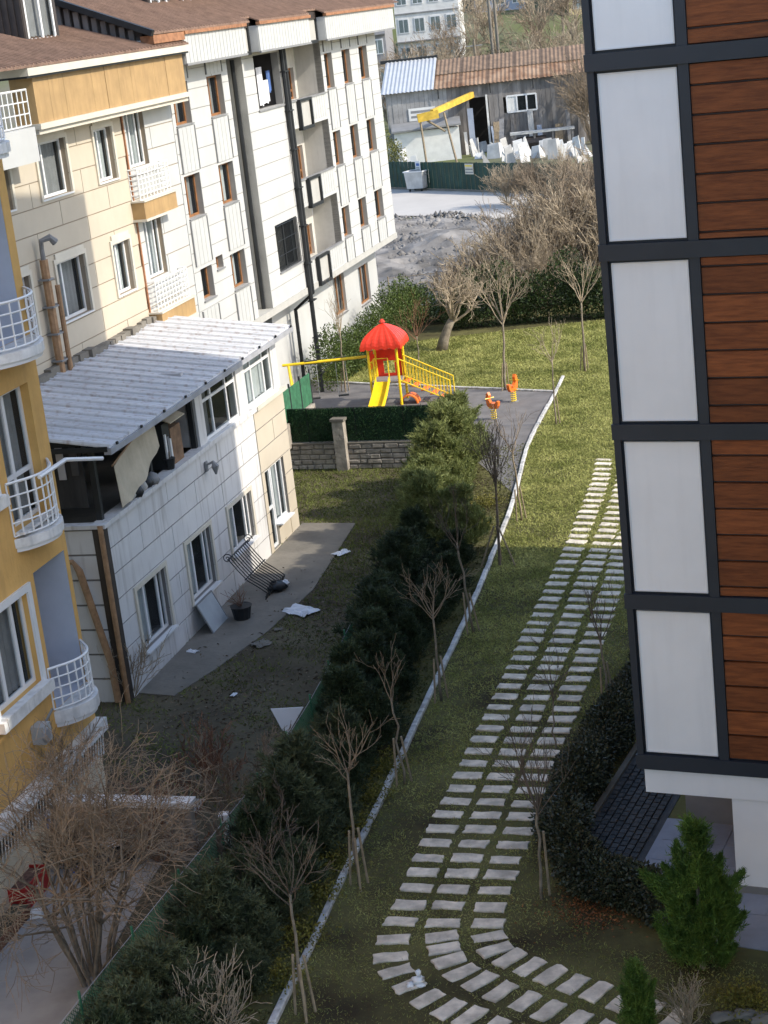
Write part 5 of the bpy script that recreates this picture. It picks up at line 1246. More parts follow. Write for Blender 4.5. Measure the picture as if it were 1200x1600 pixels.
# ================================================================== PLAYGROUND
TW = Vector((0.80, 71.3, 0)); TR = radians(-14)
pt = thing('play_tower', 'yellow and red playhouse tower with slide and railed stairs behind the green fence', 'play tower', TW, TR)
hw = .60; EZ = 2.42; PZ = 1.0
for sx in (-1, 1):
    for sy in (-1, 1): M().tube([(sx * hw, sy * hw, -.05), (sx * hw, sy * hw, EZ)], .055, 8).build('post', m_yellow, pt)
M().box(-hw, hw, -hw, hw, PZ - .08, PZ).build('platform', m_greytrim, pt)
# ribbed domed roof, one panel per side
for k in range(4):
    mb = M(); a0 = pi / 2 * k
    def rp(u, v):      # u across -1..1, v up 0..1
        r = .84 * (1 - v ** 2.3) + .02; z = EZ - .03 + .98 * v; x, y = u * r, -r
        return (x * cos(a0) - y * sin(a0), x * sin(a0) + y * cos(a0), z + .06 * (1 if int((u + 1) * 5) % 2 else 0) * (1 - v))
    nu, nv = 20, 7; o = len(mb.v)
    for j in range(nv + 1):
        for i in range(nu + 1): mb.v.append(rp(-1 + 2 * i / nu, j / nv))
    for j in range(nv):
        for i in range(nu): mb.f.append((o + j * (nu + 1) + i, o + j * (nu + 1) + i + 1, o + (j + 1) * (nu + 1) + i + 1, o + (j + 1) * (nu + 1) + i))
    mb.build('roof_panel', m_red, pt)
M().tube([(0, 0, EZ + .98), (0, 0, EZ + 1.1)], [.14, .05], 8).build('roof_finial', m_red, pt)
# back panel with doorway shape, side rails
mb = M(); y = hw + .03; mb.box(-hw + .06, hw - .06, y - .03, y, 1.65, 2.15).box(-hw + .06, -.28, y - .03, y, PZ, 1.65).box(.2, hw - .06, y - .03, y, PZ, 1.65).box(-.28, .2, y - .03, y, PZ, 1.12); mb.build('back_panel', m_red, pt)
mb = M(); mb.box(-hw - .03, -hw, -.5, .5, PZ + .5, 2.0).box(-hw - .03, -hw, -.25, .3, 2.0, 2.2); mb.build('side_panel', m_red, pt)
for (a, b) in (((-hw, -hw), (-.42, -hw)), ((.42, -hw), (hw, -hw))):
    mb = M(); mb.tube([(a[0], a[1], PZ + .85), (b[0], b[1], PZ + .85)], .025, 6).tube([(b[0], b[1], PZ), (b[0], b[1], PZ + .85)], .025, 6); mb.build('guard_rail', m_yellow, pt)
mb = M(); mb.tube([(-hw, -hw, PZ + .8), (-hw, hw, PZ + .8)], .025, 6)
for i in range(1, 7): mb.tube([(-hw, -hw + i * .2, PZ), (-hw, -hw + i * .2, PZ + .8)], .016, 5)
mb.build('guard_rail', m_yellow, pt)
# slide towards the camera
mb = M(); k = 10; prof = []
for i in range(k + 1):
    t = i / k; prof.append((-hw - 0.02 - 1.9 * t, PZ * (1 - t) ** 1.0 * (1 - .1 * sin(pi * t)) + .12 * t * t + .03))
def sl3(i, x): return (x, prof[i][0], prof[i][1])
for i in range(k):
    for (x0, x1, h) in ((-.26, .26, 0), (-.30, -.26, .2), (.26, .30, .2)):
        a, b = sl3(i, x0), sl3(i + 1, x0); mb.hexa([(x0, a[1], a[2] - .03), (x1, a[1], a[2] - .03), (x1, b[1], b[2] - .03), (x0, b[1], b[2] - .03), (x0, a[1], a[2] + h + .005), (x1, a[1], a[2] + h + .005), (x1, b[1], b[2] + h + .005), (x0, b[1], b[2] + h + .005)])
sld = mb.build('slide', m_yellow, pt); sld.location = (-.1, 0, 0)
mb = M(); mb.tube([(-.4, -hw - .02, PZ), (-.4, -hw - .02, PZ + .95), (-.4, -hw - .02, PZ + 1.0), (.2, -hw - .02, PZ + 1.0), (.2, -hw - .02, PZ)], .025, 6); mb.build('slide_hoop', m_yellow, pt)
# stairs to the right with two railings
L = 2.05
for sy in (-.42, .42):
    mb = M(); a = Vector((hw, sy, PZ + .9)); b = Vector((hw + L, sy, .88)); a2 = Vector((hw, sy, PZ)); b2 = Vector((hw + L, sy, .02))
    mb.tube([a, b, b2], .028, 6); mb.tube([a2, b2], .03, 6)
    for i in range(1, 15):
        t = i / 15; mb.tube([a2.lerp(b2, t), a.lerp(b, t)], .014, 5)
    mb.build('stair_railing', m_yellow, pt)
for i in range(5):
    t = (i + .5) / 5.5; z = PZ * (1 - t) - .02; M().box(hw + L * t - .13, hw + L * t + .13, -.4, .4, z - .03, z).build('step', m_orangep, pt)
# tube tunnel opening below
mb = M(); k = 12
for i in range(k):
    a0, a1 = pi * i / k, pi * (i + 1) / k
    mb.hexa([(hw + .3 + .38 * cos(a0), -.6, .38 * sin(a0) + .02), (hw + .3 + .38 * cos(a1), -.6, .38 * sin(a1) + .02), (hw + .3 + .38 * cos(a1), .0, .38 * sin(a1) + .02), (hw + .3 + .38 * cos(a0), 0, .38 * sin(a0) + .02),
             (hw + .3 + .33 * cos(a0), -.6, .33 * sin(a0) + .02), (hw + .3 + .33 * cos(a1), -.6, .33 * sin(a1) + .02), (hw + .3 + .33 * cos(a1), .0, .33 * sin(a1) + .02), (hw + .3 + .33 * cos(a0), 0, .33 * sin(a0) + .02)])
mb.build('crawl_arch', m_orangep, pt)
# swing
sp = PY(450, 568, 71.6); sw_ = thing('swing_frame', 'yellow swing beam on splayed posts beside the playhouse tower', 'swing', (sp.x, sp.y, 0))
bz = 2.0; x1 = TW.x - hw - .2 - sp.x
M().tube([(-.25, 0, bz), (x1, -.1, bz)], .06, 8).build('beam', m_yellow, sw_)
for dy in (-.75, .75): M().tube([(.12, dy, -.05), (.0, 0, bz)], .055, 8).build('post', m_yellow, sw_)
M().tube([(.05, -.45, .85), (.05, .45, .85)], .03, 6).build('cross_brace', m_yellow, sw_)
for sx in (.95, 2.15):
    mb = M(); mb.box(sx - .22, sx + .22, -.1, .1, .45, .49); st = mb.build('swing_seat', m_black, sw_)
    for q in (-.2, .2): M().tube([(sx + q, 0, .49), (sx + q, -.05, bz)], .012, 5).build('chain', m_wire, sw_)
    M().box(sx - .27, sx + .27, -.07, .07, bz - .075, bz + .075).build('hanger', m_black, sw_)
# spring riders
def rider(label, P, rot, h=1.0):
    r = thing('spring_rider', label, 'spring rider', P, rot, 'spring riders on the pad'); k = 40
    M().tube([(.11 * cos(i * .8), .11 * sin(i * .8), .02 + .42 * i / k) for i in range(k + 1)], .02, 5).build('spring', m_yellow, r)
    M().tube([(0, 0, -.03), (0, 0, .03)], .2, 10).build('base_plate', m_greytrim, r)
    body = [(-.42, .62), (-.30, .48), (.1, .44), (.34, .52), (.40, .78), (.36, 1.02), (.24, 1.1), (.16, .98), (.20, .80), (.05, .66), (-.2, .66), (-.36, .82), (-.46, .8)]
    mb = M(); n = len(body); mb.add([(x, -.06, z) for x, z in body] + [(x, .06, z) for x, z in body], [tuple(range(n)), tuple(range(2 * n - 1, n - 1, -1))] + [(i, n + i, n + (i + 1) % n, (i + 1) % n) for i in range(n)]); mb.build('body', m_orangep, r)
    M().box(-.24, .08, -.13, .13, .665, .70).build('seat', m_orangep, r); M().tube([(.2, -.22, .86), (.2, .22, .86)], .02, 6).build('handlebar', m_yellow, r); M().tube([(.02, -.2, .5), (.02, .2, .5)], .02, 6).build('footrest', m_yellow, r)
    r.scale = (h, h, h); return r
rider('orange spring rider standing clear at the back right of the playground pad', G(803, 628), radians(60), 1.0)
rider('orange spring rider half hidden behind the light green conifer tops', G(772, 655), radians(120), .95)
# green side fence and dark posts by the white block
sf = thing('side_fence', 'green mesh fence with dark posts between the white block and the swing', 'fence', LW(-2.6, 19.5))
a3, b3 = LW(-2.6, 17.2), LW(-2.5, 25); 
for i in range(7):
    p = a3.lerp(b3, i / 6); M().tube([(p.x, p.y, -.1), (p.x, p.y, 2.25)], .045, 6).build('post', m_black, sf, off=LW(-2.6, 19.5))
    if i < 6:
        q = a3.lerp(b3, (i + 1) / 6); nn = eN * .01
        pn = M().hexa([p - nn + Vector((0, 0, .9)), q - nn + Vector((0, 0, .9)), q + nn + Vector((0, 0, .9)), p + nn + Vector((0, 0, .9)), p - nn + Vector((0, 0, 2.1)), q - nn + Vector((0, 0, 2.1)), q + nn + Vector((0, 0, 2.1)), p + nn + Vector((0, 0, 2.1))]).build('mesh_panel', mat('bright_green_mesh', (.03, .12, .06), .7, var=.3, scale=5), sf, off=LW(-2.6, 19.5))
        M().hexa([p - nn * 9 + Vector((0, 0, -.1)), q - nn * 9 + Vector((0, 0, -.1)), q + nn * 9 + Vector((0, 0, -.1)), p + nn * 9 + Vector((0, 0, -.1)), p - nn * 9 + Vector((0, 0, .85)), q - nn * 9 + Vector((0, 0, .85)), q + nn * 9 + Vector((0, 0, .85)), p + nn * 9 + Vector((0, 0, .85))]).build('low_wall', m_stonewall, sf, off=LW(-2.6, 19.5))

# ================================================================== BEHIND THE GARDEN
# wire boundary with pale poles beyond the hedge
bf = thing('wire_boundary', 'thin wire fence on pale posts between hedge and waste ground', 'fence', (0, 92.5, hill(92.5)))
for i in range(6):
    x = 1.6 + i * 2.6; M().tube([(x, 0, -.1), (x, 0, 2.0)], .04, 6).build('post', m_stake, bf)
for z in (1.0, 1.9): M().tube([(1.6, 0, z), (14.6, 0, z)], .012, 4).build('wire', m_stake, bf)
# green sheet fence along the road
fa, fb = G(596, 295.5, 2.0), G(1000, 309, 2.0)
df = (fb - fa); L = df.length; gfz = thing('green_sheet_fence', 'dark green sheet fence along the far side of the dusty road', 'fence', (fa.x, fa.y, 2.0), atan2(df.y, df.x))
x = 0; i = 0
m_greensheet = mat('dark_green_sheet', (.022, .055, .042), .7, var=.25, scale=1.2, streak=(.05, .06, .055), streak_amt=.5)
while x < L:
    b = min(x + 2.0, L); mb = M(); k = 8
    for q in range(k):
        y = .03 if q % 2 else -.01; mb.box(x + q * (b - x) / k, x + (q + 1) * (b - x) / k, y, y + .03, .18, 2.12)
    mb.build('sheet', m_greensheet, gfz); M().box(x - .04, x + .04, .06, .14, -.1, 2.15).build('post', m_black, gfz); x += 2.0
M().box(0, L, -.12, .12, -.1, .17).build('kerb_wall', m_concrete, gfz)
def board(name, label, P, rot, w_, h_, m_, lines=None, th=.03):
    t = thing(name, label, 'sign', P, rot); M().box(-w_ / 2, w_ / 2, -th, 0, 0, h_).build('plate', m_, t)
    if lines:
        for (x0, x1, z0, z1, mm) in lines: M().box(x0 * w_, x1 * w_, -th - .008, -th - .001, z0 * h_, z1 * h_).build('lettering', mm, t)
    return t
frot = atan2(df.y, df.x); fd_ = df.normalized(); fno = Vector((fd_.y, -fd_.x, 0))
def onfence(x, y): 
    d = ray(x, y); n2 = fno; t = (fa - CP).dot(n2) / d.dot(n2); return CP + d * t
p = onfence(655, 268); board('fence_sign', 'small white sign fixed to the green sheet fence above the skip', p + fno * .06, frot, .62, .78, m_pvc, [(-.3, .3, .55, .8, m_clothblue), (-.35, .35, .2, .28, m_greytrim), (-.35, .3, .35, .42, m_greytrim)])
p = onfence(735, 272); board('fence_sign', 'pale striped notice on the green sheet fence right of the skip', p + fno * .06, frot, .95, .75, m_trim, [(-.45, .45, .12, .24, m_greytrim), (-.45, .45, .42, .54, m_greytrim), (-.45, .4, .74, .86, m_yellow)])
# skip / wheeled container
dp_ = G(654, 298, 2.05); dk = thing('waste_container', 'white wheeled waste container standing in front of the green sheet fence', 'container', dp_, radians(-32))
mb = M(); mb.hexa([(-.68, -.5, .22), (.68, -.5, .22), (.68, .5, .22), (-.68, .5, .22), (-.78, -.6, 1.45), (.78, -.6, 1.45), (.78, .6, 1.45), (-.78, .6, 1.45)]); mb.build('body', m_marbleslab, dk)
mb = M(); mb.box(-.84, .84, -.66, -.58, 1.44, 1.52).box(-.84, .84, .58, .66, 1.44, 1.52).box(-.84, -.76, -.58, .58, 1.44, 1.52).box(.76, .84, -.58, .58, 1.44, 1.52); mb.build('rim', m_pvc, dk)
M().box(-.74, .74, -.56, .56, 1.451, 1.46).build('opening', m_black, dk)
for sx in (-1, 1):
    for sy in (-1, 1): M().tube([(sx * .5 - .04, sy * .4, .1), (sx * .5 + .04, sy * .4, .1)], .1, 8).build('wheel', m_black, dk)
for sx in (-1, 1): M().tube([(sx * .8, -.2, 1.2), (sx * .92, -.2, 1.2), (sx * .92, .2, 1.2), (sx * .8, .2, 1.2)], .025, 5).build('handle', m_greytrim, dk)

# workshop shed
SY = 160.0; sx0 = 4.4; zg = 2.0
sh = thing('workshop_shed', 'long dilapidated workshop shed with silver and rusty corrugated roof', 'shed', (sx0, SY, zg), radians(-3))
EH, RH = 6.0, 8.15; XE = 24; XS = 5.0
mb = M(); door = (7.4, 8.7, 0, 4.9); win = (10.6, 13.2, 3.25, 4.65)
xx = 0.0
while xx < XE:
    w_ = random.uniform(.32, .5); b = xx + w_
    for (z0, z1) in ([(0, EH)] if not (xx < door[1] and b > door[0]) and not (xx < win[1] and b > win[0]) else ([(door[3], EH)] if xx < door[1] and b > door[0] else [(0, win[2]), (win[3], EH)])):
        M().box(xx + .008, b - .008, -.04 + random.uniform(-.02, .02), .05, z0 - .05, z1 + random.uniform(-.05, 0)).build('wall_board', m_shedwall2 if xx < 5.0 else m_shedwall, sh)
    xx = b
M().box(0, XE, .06, .2, -.1, EH).build('wall_core', m_interior, sh) if False else None
M().box(0, XE, 7.8, 8.0, -.1, EH).build('back_wall', m_interior, sh); M().box(-.1, .0, 0, 8, -.1, EH).build('side_wall', m_shedwall2, sh)
f = M(); a, b, c, d = win
for q in range(4): xq = a + (b - a) * q / 3; f.box(xq - .07, xq + .07, -.09, .0, c, d)
f.box(a, b, -.092, .0, c - .07, c + .07).box(a, b, -.092, .0, d - .07, d + .07); wf = f.build('window', m_pvc, sh)
for q in range(3): M().box(a + (b - a) * q / 3 + .08, a + (b - a) * (q + 1) / 3 - .08, -.03, -.02, c + .08, d - .08).build('pane', m_housewhite if q == 0 else m_glass, wf)
M().box(8.72, 8.9, -.12, .02, 0, 5.0).build('door_jamb', m_marbleslab, sh); M().box(7.0, 7.5, -.6, -.55, 0, 4.0).build('door_leaf', m_houseblue, sh)
def corr(x0, x1, y0, y1, z0, z1, pitch, m_, name, skew=0):
    mb = M(); k = int((x1 - x0) / pitch * 2)
    pts = []
    for i in range(k + 1):
        x = x0 + (x1 - x0) * i / k; h = .07 if i % 2 else 0; pts.append(((x, y0, z0 + h), (x + skew, y1, z1 + h)))
    for (a, b), (c, d) in zip(pts[:-1], pts[1:]): mb.face([a, c, d, b])
    return mb.build(name, m_, sh)
corr(-.5, 4.2, -.5, 6.5, EH - .05, RH + .3, .36, m_silver, 'silver_roof_sheet', .6)
q = 4.2
while q < XE:
    corr(q, min(q + 2.4, XE), -.5, 2.8, EH - .05 + random.uniform(-.03, .03), EH + 1.0, .36, m_rust, 'rusty_roof_sheet', .25); corr(q + .25, min(q + 2.65, XE + .25), 2.6, 6.5, EH + 1.02, RH, .36, mat('brown_weathered_sheet', (.20, .135, .09), .85, var=.25, rnd=.1), 'weathered_roof_sheet', .3); q += 2.4
M().box(-.4, 4.9, 6.4, 6.7, RH + .2, RH + .5).build('ridge_cap', m_black, sh)
for q in (4.6, 9.2, 13.0, 17): M().tube([(q, -.4, EH - .1), (q, -.35, EH - .9)], .05, 5).build('hanging_gutter', m_black, sh)
# jib crane
m_crane = mat('faded_yellow_paint', (.55, .36, .05), .6, var=.25, scale=1.5)
jc = thing('jib_crane', 'yellow steel jib crane on timber legs in front of the workshop door', 'crane', (sx0, SY, zg), radians(-3))
M().bar((3.9, -5.5, 4.3), (7.6, -.3, 5.15), .35, .5).build('beam', m_crane, jc); M().bar((2.6, -5.6, 3.95), (4.4, -5.4, 4.15), .5, .7).build('hoist', m_crane, jc)
for (a, b) in (((3.0, -6, -.1), (2.8, -5.6, 4.0)), ((5.6, -6.3, -.1), (4.9, -5.4, 4.2)), ((4.9, -5.6, 2.6), (3.4, -5.5, 3.7))): M().tube([a, b], .11, 6).build('leg', m_stake, jc)
# white lean-to hut
ht = thing('lean_to_hut', 'low white hut with a dark flat roof beside the jib crane', 'hut', (sx0, SY - 3.6, zg), radians(-3))
M().box(.2, 5.9, 0, 3.2, -.1, 2.75).build('walls', m_housewhite, ht); M().hexa([(0, -.3, 2.76), (6.1, -.3, 2.9), (6.1, 3.4, 3.3), (0, 3.4, 3.2), (0, -.3, 2.9), (6.1, -.3, 3.04), (6.1, 3.4, 3.44), (0, 3.4, 3.34)]).build('roof', m_greytrim, ht)
board('shop_sign', 'white workshop signboard with dark lines above the hut roof', Vector((sx0 + 3.0, SY - .25, zg + 3.4)), radians(-3), 2.4, 1.1, m_housewhite, [(-.42, .42, .6, .8, m_greytrim), (-.42, .1, .22, .4, m_greytrim), (.15, .42, .22, .4, m_houseblue)])
# marble slabs leaning in the workshop yard
rng = np.random.default_rng(17); n_s = 0; slabs = []
for i in range(46):
    px = 738 + i * 4.1 + rng.uniform(-3, 3); p = G(px, 243 + rng.uniform(-6, 12), 2.0); slabs.append(p)
for i in range(5): slabs.append(G(612 + i * 9, 262, 2.0) if i > 2 else G(618 + i * 7, 258, 2.0))
slabs.sort(key=lambda p: p.x / p.y)
for i, p in enumerate(slabs):
    w_, h_ = rng.uniform(.35, 1.3), rng.uniform(.5, 1.7); o = M(); th = .09; ln = rng.uniform(.15, .45); c = rng.uniform(.1, .5)
    o.hexa([(-w_ / 2, 0, 0), (w_ / 2, 0, 0), (w_ / 2, th, 0), (-w_ / 2, th, 0), (-w_ / 2 + c * .3, ln, h_ * rng.uniform(.7, 1)), (w_ / 2 - c, ln, h_), (w_ / 2 - c, ln + th, h_), (-w_ / 2 + c * .3, ln + th, h_ * .9)])
    s_ = o.build('stone_sheet', m_marbleslab); s_.location = (p.x, p.y, 2.0); s_.rotation_euler = (0, 0, rng.uniform(-.7, .7)); tag(s_, f'{ORD[i]} white stone slab from the left leaning in the workshop yard', 'slab', 'stone slabs in the workshop yard')
# boards and ladders leaning on the shed
rng = np.random.default_rng(23)
for i in range(14):
    xb_ = 5.2 + i * 1.15 + rng.uniform(-.3, .3); hb = rng.uniform(1.6, 3.4); wb_ = rng.uniform(.15, .7)
    if 7.2 < xb_ < 8.9: xb_ = 9.1
    pb_ = Vector((sx0, SY, zg)) + Matrix.Rotation(radians(-3), 3, 'Z') @ Vector((xb_, -.75, 0)); o = M(); lean = rng.uniform(.25, .55); sk = rng.uniform(-.3, .3)
    o.hexa([(0, 0, 0), (wb_, 0, 0), (wb_, .06, 0), (0, .06, 0), (sk, lean, hb), (wb_ + sk, lean, hb), (wb_ + sk, lean + .06, hb), (sk, lean + .06, hb)])
    ob_ = o.build('leaning_board', [m_shedwall, m_marbleslab, m_houseblue, m_stake, m_housegrey][i % 5]); ob_.location = pb_; tag(ob_, f'{ORD[i]} board from the left leaning on the workshop shed wall', 'board', 'boards leaning on the shed')
for i, (x, y, h) in enumerate([(10.6, 118.0, 2.6), (12.2, 116.0, 3.2), (14.4, 114.5, 3.6), (22.0, 156.0, 7.0)]):
    me, h0 = meshes[i % 4]; shrub('roadside_shrub', f'{ORD[i]} bare shrub from the left along the dusty road and the shed', (x, y, hill(y)), h, 0, group='bare shrubs by the road', mesh=me, rot=i * 1.3, sc=h / h0)
# wooden rack
rk = thing('slab_rack', 'dark horizontal rack with a pale slab on top under the shed window', 'rack', (sx0 + 12.5, SY - 4, zg), radians(-3))
M().box(-2.2, 3.4, -.5, .5, 1.5, 1.7).build('top_slab', m_marbleslab, rk)
for q in (-2, -.2, 1.4, 3.1): M().box(q, q + .2, -.4, .4, -.05, 1.5).build('leg', m_shedwall, rk)
M().tube([(-1.6, 0, .7), (.9, 0, .7)], .55, 10).build('tank', m_darkcorr, rk)

# houses on the slope
def house(name, label, x, y, w_, d_, h_, m_, rot=0, floors=3, cols=4, roof=None, dz=0):
    z = hill(y) + dz; t = thing(name, label, 'building', (x, y, z), rot)
    M().box(-w_ / 2, w_ / 2, 0, d_, -3, h_).build('walls', m_, t); fh = h_ / floors
    for r in range(floors):
        for c in range(cols):
            cx = -w_ / 2 + w_ * (c + .5) / cols; cz = fh * r + fh * .3
            fr = M(); fr.box(cx - .62, cx + .62, -.06, .02, cz - .05, cz + fh * .52); wn_ = fr.build('window', m_pvc, t)
            M().box(cx - .52, cx - .04, -.075, -.062, cz + .05, cz + fh * .47).build('pane', m_glass, wn_); M().box(cx + .04, cx + .52, -.075, -.062, cz + .05, cz + fh * .47).build('pane', m_glass, wn_)
        if r: M().box(-w_ / 2 - .05, w_ / 2 + .05, -.5 if r % 2 else -.12, .05, fh * r - .12, fh * r).build('floor_band', m_housegrey, t)
    rf = M(); o = .4; rf.add([(-w_ / 2 - o, -o, h_), (w_ / 2 + o, -o, h_), (w_ / 2 + o, d_ + o, h_), (-w_ / 2 - o, d_ + o, h_), (-w_ / 2 * .5, d_ / 2, h_ + 2), (w_ / 2 * .5, d_ / 2, h_ + 2)], [(0, 1, 5, 4), (1, 2, 5), (2, 3, 4, 5), (3, 0, 4), (3, 2, 1, 0)]); rf.build('roof', roof or m_terracotta, t); return t
house('hillside_house', 'white three-storey house behind bare trees above the silver shed roof', 11.5, 212, 7.5, 8, 9.5, m_housewhite, radians(-8), 3, 4)
house('hillside_house', 'grey apartment block rising behind the end of the white block', 3.2, 196, 5.5, 8, 15, m_housegrey, radians(-8), 5, 3, dz=-1)
house('hillside_house', 'blue-grey house half hidden by trees on the slope', 22.0, 232, 6.5, 8, 8, m_houseblue, radians(-5), 3, 3)
house('hillside_house', 'pale yellow house on the slope next to the right-hand block', 34.5, 226, 9, 8, 9, m_paleyellow, radians(-10), 3, 4)
for (px, yb, lb) in ((763, 186, 'left of two concrete power poles behind the shed'), (772, 188, 'right of two concrete power poles behind the shed'), (735, 178, 'thin timber pole behind the rusty shed roof')):
    d = ray(px + 5, 60); P = Vector((d.x / d.y * yb, yb, hill(yb))); h = 14 if px > 740 else 9
    t = thing('utility_pole', lb, 'pole', P, 0, 'poles behind the shed'); M().tube([(0, 0, -.2), (0, 0, h)], [.2, .13], 8).build('pole', m_concrete if px > 740 else m_bark, t)
    M().bar((-.8, 0, h - .6), (.8, 0, h - .6), .1).build('crossarm', m_greytrim, t)
# picket fence on the slope
pf = thing('slope_fence', 'dark picket fence running along the grassy slope behind the shed', 'fence', (12, 207, hill(207)), radians(-4))
for i in range(44): M().box(i * .32, i * .32 + .16, -.02, .02, -.2, 1.7 + .1 * sin(i)).build('picket', m_shedwall, pf)
for z in (.4, 1.3): M().box(0, 14, .02, .06, z, z + .1).build('rail', m_shedwall, pf)
# bare trees on the slope and beside the road
def make_far_tree(seed, h):
    rng = np.random.default_rng(seed); segs = []; tr = []
    grow(rng, (0, 0, -.1), (.05, .02, 1), h * .42, .16, 0, tr, 5, .1, .06)
    top = tr[-1][1]
    for i in range(8):
        a = 2 * pi * i / 8 + rng.uniform(-.4, .4); e = rng.uniform(.2, .9); st_ = tr[rng.integers(2, 5)][1]
        grow(rng, st_ if i > 3 else top, (cos(a) * sin(e), sin(a) * sin(e), cos(e)), h * .36, .075, 3, segs, 5, .07, .18, (3, 4), (.35, .85), .62, .018)
    return tr, segs
fm = []
spots = [(7.2, 172, 9.5), (9.8, 178, 8), (13.0, 190, 9), (15.5, 182, 8), (17.8, 196, 10), (20.5, 186, 9), (22.5, 192, 10.5), (24.2, 182, 9), (26.5, 198, 11), (25.3, 174, 8), (28.8, 190, 10), (5.6, 184, 8), (30.5, 205, 10), (19.0, 212, 9), (15.8, 218, 9), (27.5, 215, 10), (31.5, 196, 9), (4.8, 168, 7.5), (12.0, 201, 8), (8.6, 186, 9), (11.2, 183, 9), (14.2, 176, 8.5), (19.4, 178, 9), (23.2, 202, 11), (21.2, 176, 8), (28.0, 180, 9.5), (16.6, 205, 10), (6.4, 178, 9), (26.0, 188, 10)]
spots.sort(key=lambda q: q[0] / q[1])
for i, (x, y, h) in enumerate(spots):
    t = thing('far_bare_tree', f'{ORD[i]} bare tree from the left on the slope behind the shed', 'tree', (x, y, hill(y)), random.uniform(0, 6), 'bare trees on the slope')
    if len(fm) < 4:
        tr, sg = make_far_tree(700 + i, h); a = seg_mesh('trunk', tr, m_bark, t, 6, True); b = seg_mesh('crown', sg, [m_twig, m_twigdry][i % 2], t); fm.append((a.data, b.data, h))
    else:
        A, B, h0 = fm[i % 4]
        for nm_, me in (('trunk', A), ('crown', B)): o = link(nm_, me, t); o.scale = (h / h0,) * 3
leaf_bank('slope_bush', 'green grassy bushes on the slope above the rusty roof', [Vector((17, 209, hill(209))), Vector((26, 207, hill(207)))], 1.2, 1.6, 95, L_hedgefar, 260, .3, 'bush')
leaf_bank('roadside_bush', 'weedy bush at the road end beside the white block corner', [Vector((3.0, 137.5, 2)), Vector((4.4, 139.5, 2))], .7, 3.2, 96, leaf_mat('yellowish_weed_leaf', (.08, .09, .02), (.20, .19, .06), 1, trans=.2), 300, .2, 'bush')

# ================================================================== CLUTTER IN THE YARD
# bent iron grille leaning by the annex wall
ig = thing('iron_grille', 'curved wrought-iron grille leaning on the annex wall beside the walk', 'grille', LW(.75, 6.3, -.97), -LA)
for i in range(11):
    y = .0 + i * .17; M().tube([(.5, y + .5, .0), (.62, y + .38, .25), (.42, y + .22, .5), (.15, y + .1, .75), (-.1, y, 1.15), (-.3, y - .08, 1.5)], .018, 5).build('bar', m_black, ig)
for (x, z, dy) in ((.55, .12, .45), (.1, .8, .1), (-.3, 1.5, -.08)): M().tube([(x, dy - .05, z), (x, dy + 1.85, z)], .022, 5).build('cross_rail', m_black, ig)
for (y, sc) in ((-.15, 1), (1.75, 1)): M().tube([(-.3 + .16 * (1 - i / 20) * cos(i * .55), y, 1.55 + .16 * (1 - i / 20) * sin(i * .55)) for i in range(18)], .015, 5).build('scroll', m_black, ig)
bn = thing('plant_tub', 'black tub with a dry bush beside the iron grille', 'tub', LW(1.05, 5.2, -.97), -LA)
M().tube([(0, 0, 0), (0, 0, .38), (0, 0, .40), (0, 0, .34)], [.24, .31, .34, .27], 12).build('tub', m_black, bn); rng = np.random.default_rng(3); sg = []
for i in range(14): a = rng.uniform(0, 6.28); grow(rng, (0, 0, .3), (cos(a) * .6, sin(a) * .6, 1), .5, .01, 1, sg, 3, 0, .2, (2, 3), (.4, .8), .6, .006)
seg_mesh('dry_bush', sg, m_twigred, bn)
bg = thing('rubbish_bag', 'black and white rubbish bag lying on the walk past the grille', 'bag', LW(1.35, 7.6, -.97), -LA)
def lump(r, sx, sy, sz, seed, m_, name, par, loc=(0, 0, 0)):
    rng = np.random.default_rng(seed); mb = M(); nu, nv = 12, 7; o = 0
    for j in range(nv + 1):
        th = pi * j / nv
        for i in range(nu):
            ph = 2 * pi * i / nu; k = 1 + .16 * sin(3 * ph + seed + j) + .12 * rng.normal() * (0 < j < nv); mb.v.append((r * sx * k * sin(th) * cos(ph), r * sy * k * sin(th) * sin(ph), r * sz * (1 + k * cos(th)) * .8))
    for j in range(nv):
        for i in range(nu): mb.f.append((j * nu + i, j * nu + (i + 1) % nu, (j + 1) * nu + (i + 1) % nu, (j + 1) * nu + i))
    ob_ = mb.build(name, m_, par, smooth=True); ob_.location = loc; return ob_
lump(.28, 1, 1.2, .7, 4, m_black, 'sack', bg); lump(.16, 1, 1.1, .8, 8, m_plastic_bag, 'liner', bg, (.2, .22, .05))
gp_ = thing('glass_panel', 'grey glass panel leaning on the annex wall under the middle window', 'panel', LW(.12, 4.0, -.97), -LA)
M().hexa([(.42, 0, 0), (.45, 0, 0), (.45, 1.25, 0), (.42, 1.25, 0), (.02, 0, .85), (.05, 0, .85), (.05, 1.25, .85), (.02, 1.25, .85)]).build('sheet', mat('dusty_glass_sheet', (.36, .39, .41), .25, var=.08), gp_)
M().bar((.44, 0, 0), (.04, 0, .86), .04).bar((.44, 1.25, 0), (.04, 1.25, .86), .04).bar((.04, 0, .86), (.04, 1.25, .86), .04).build('frame', m_greytrim, gp_)
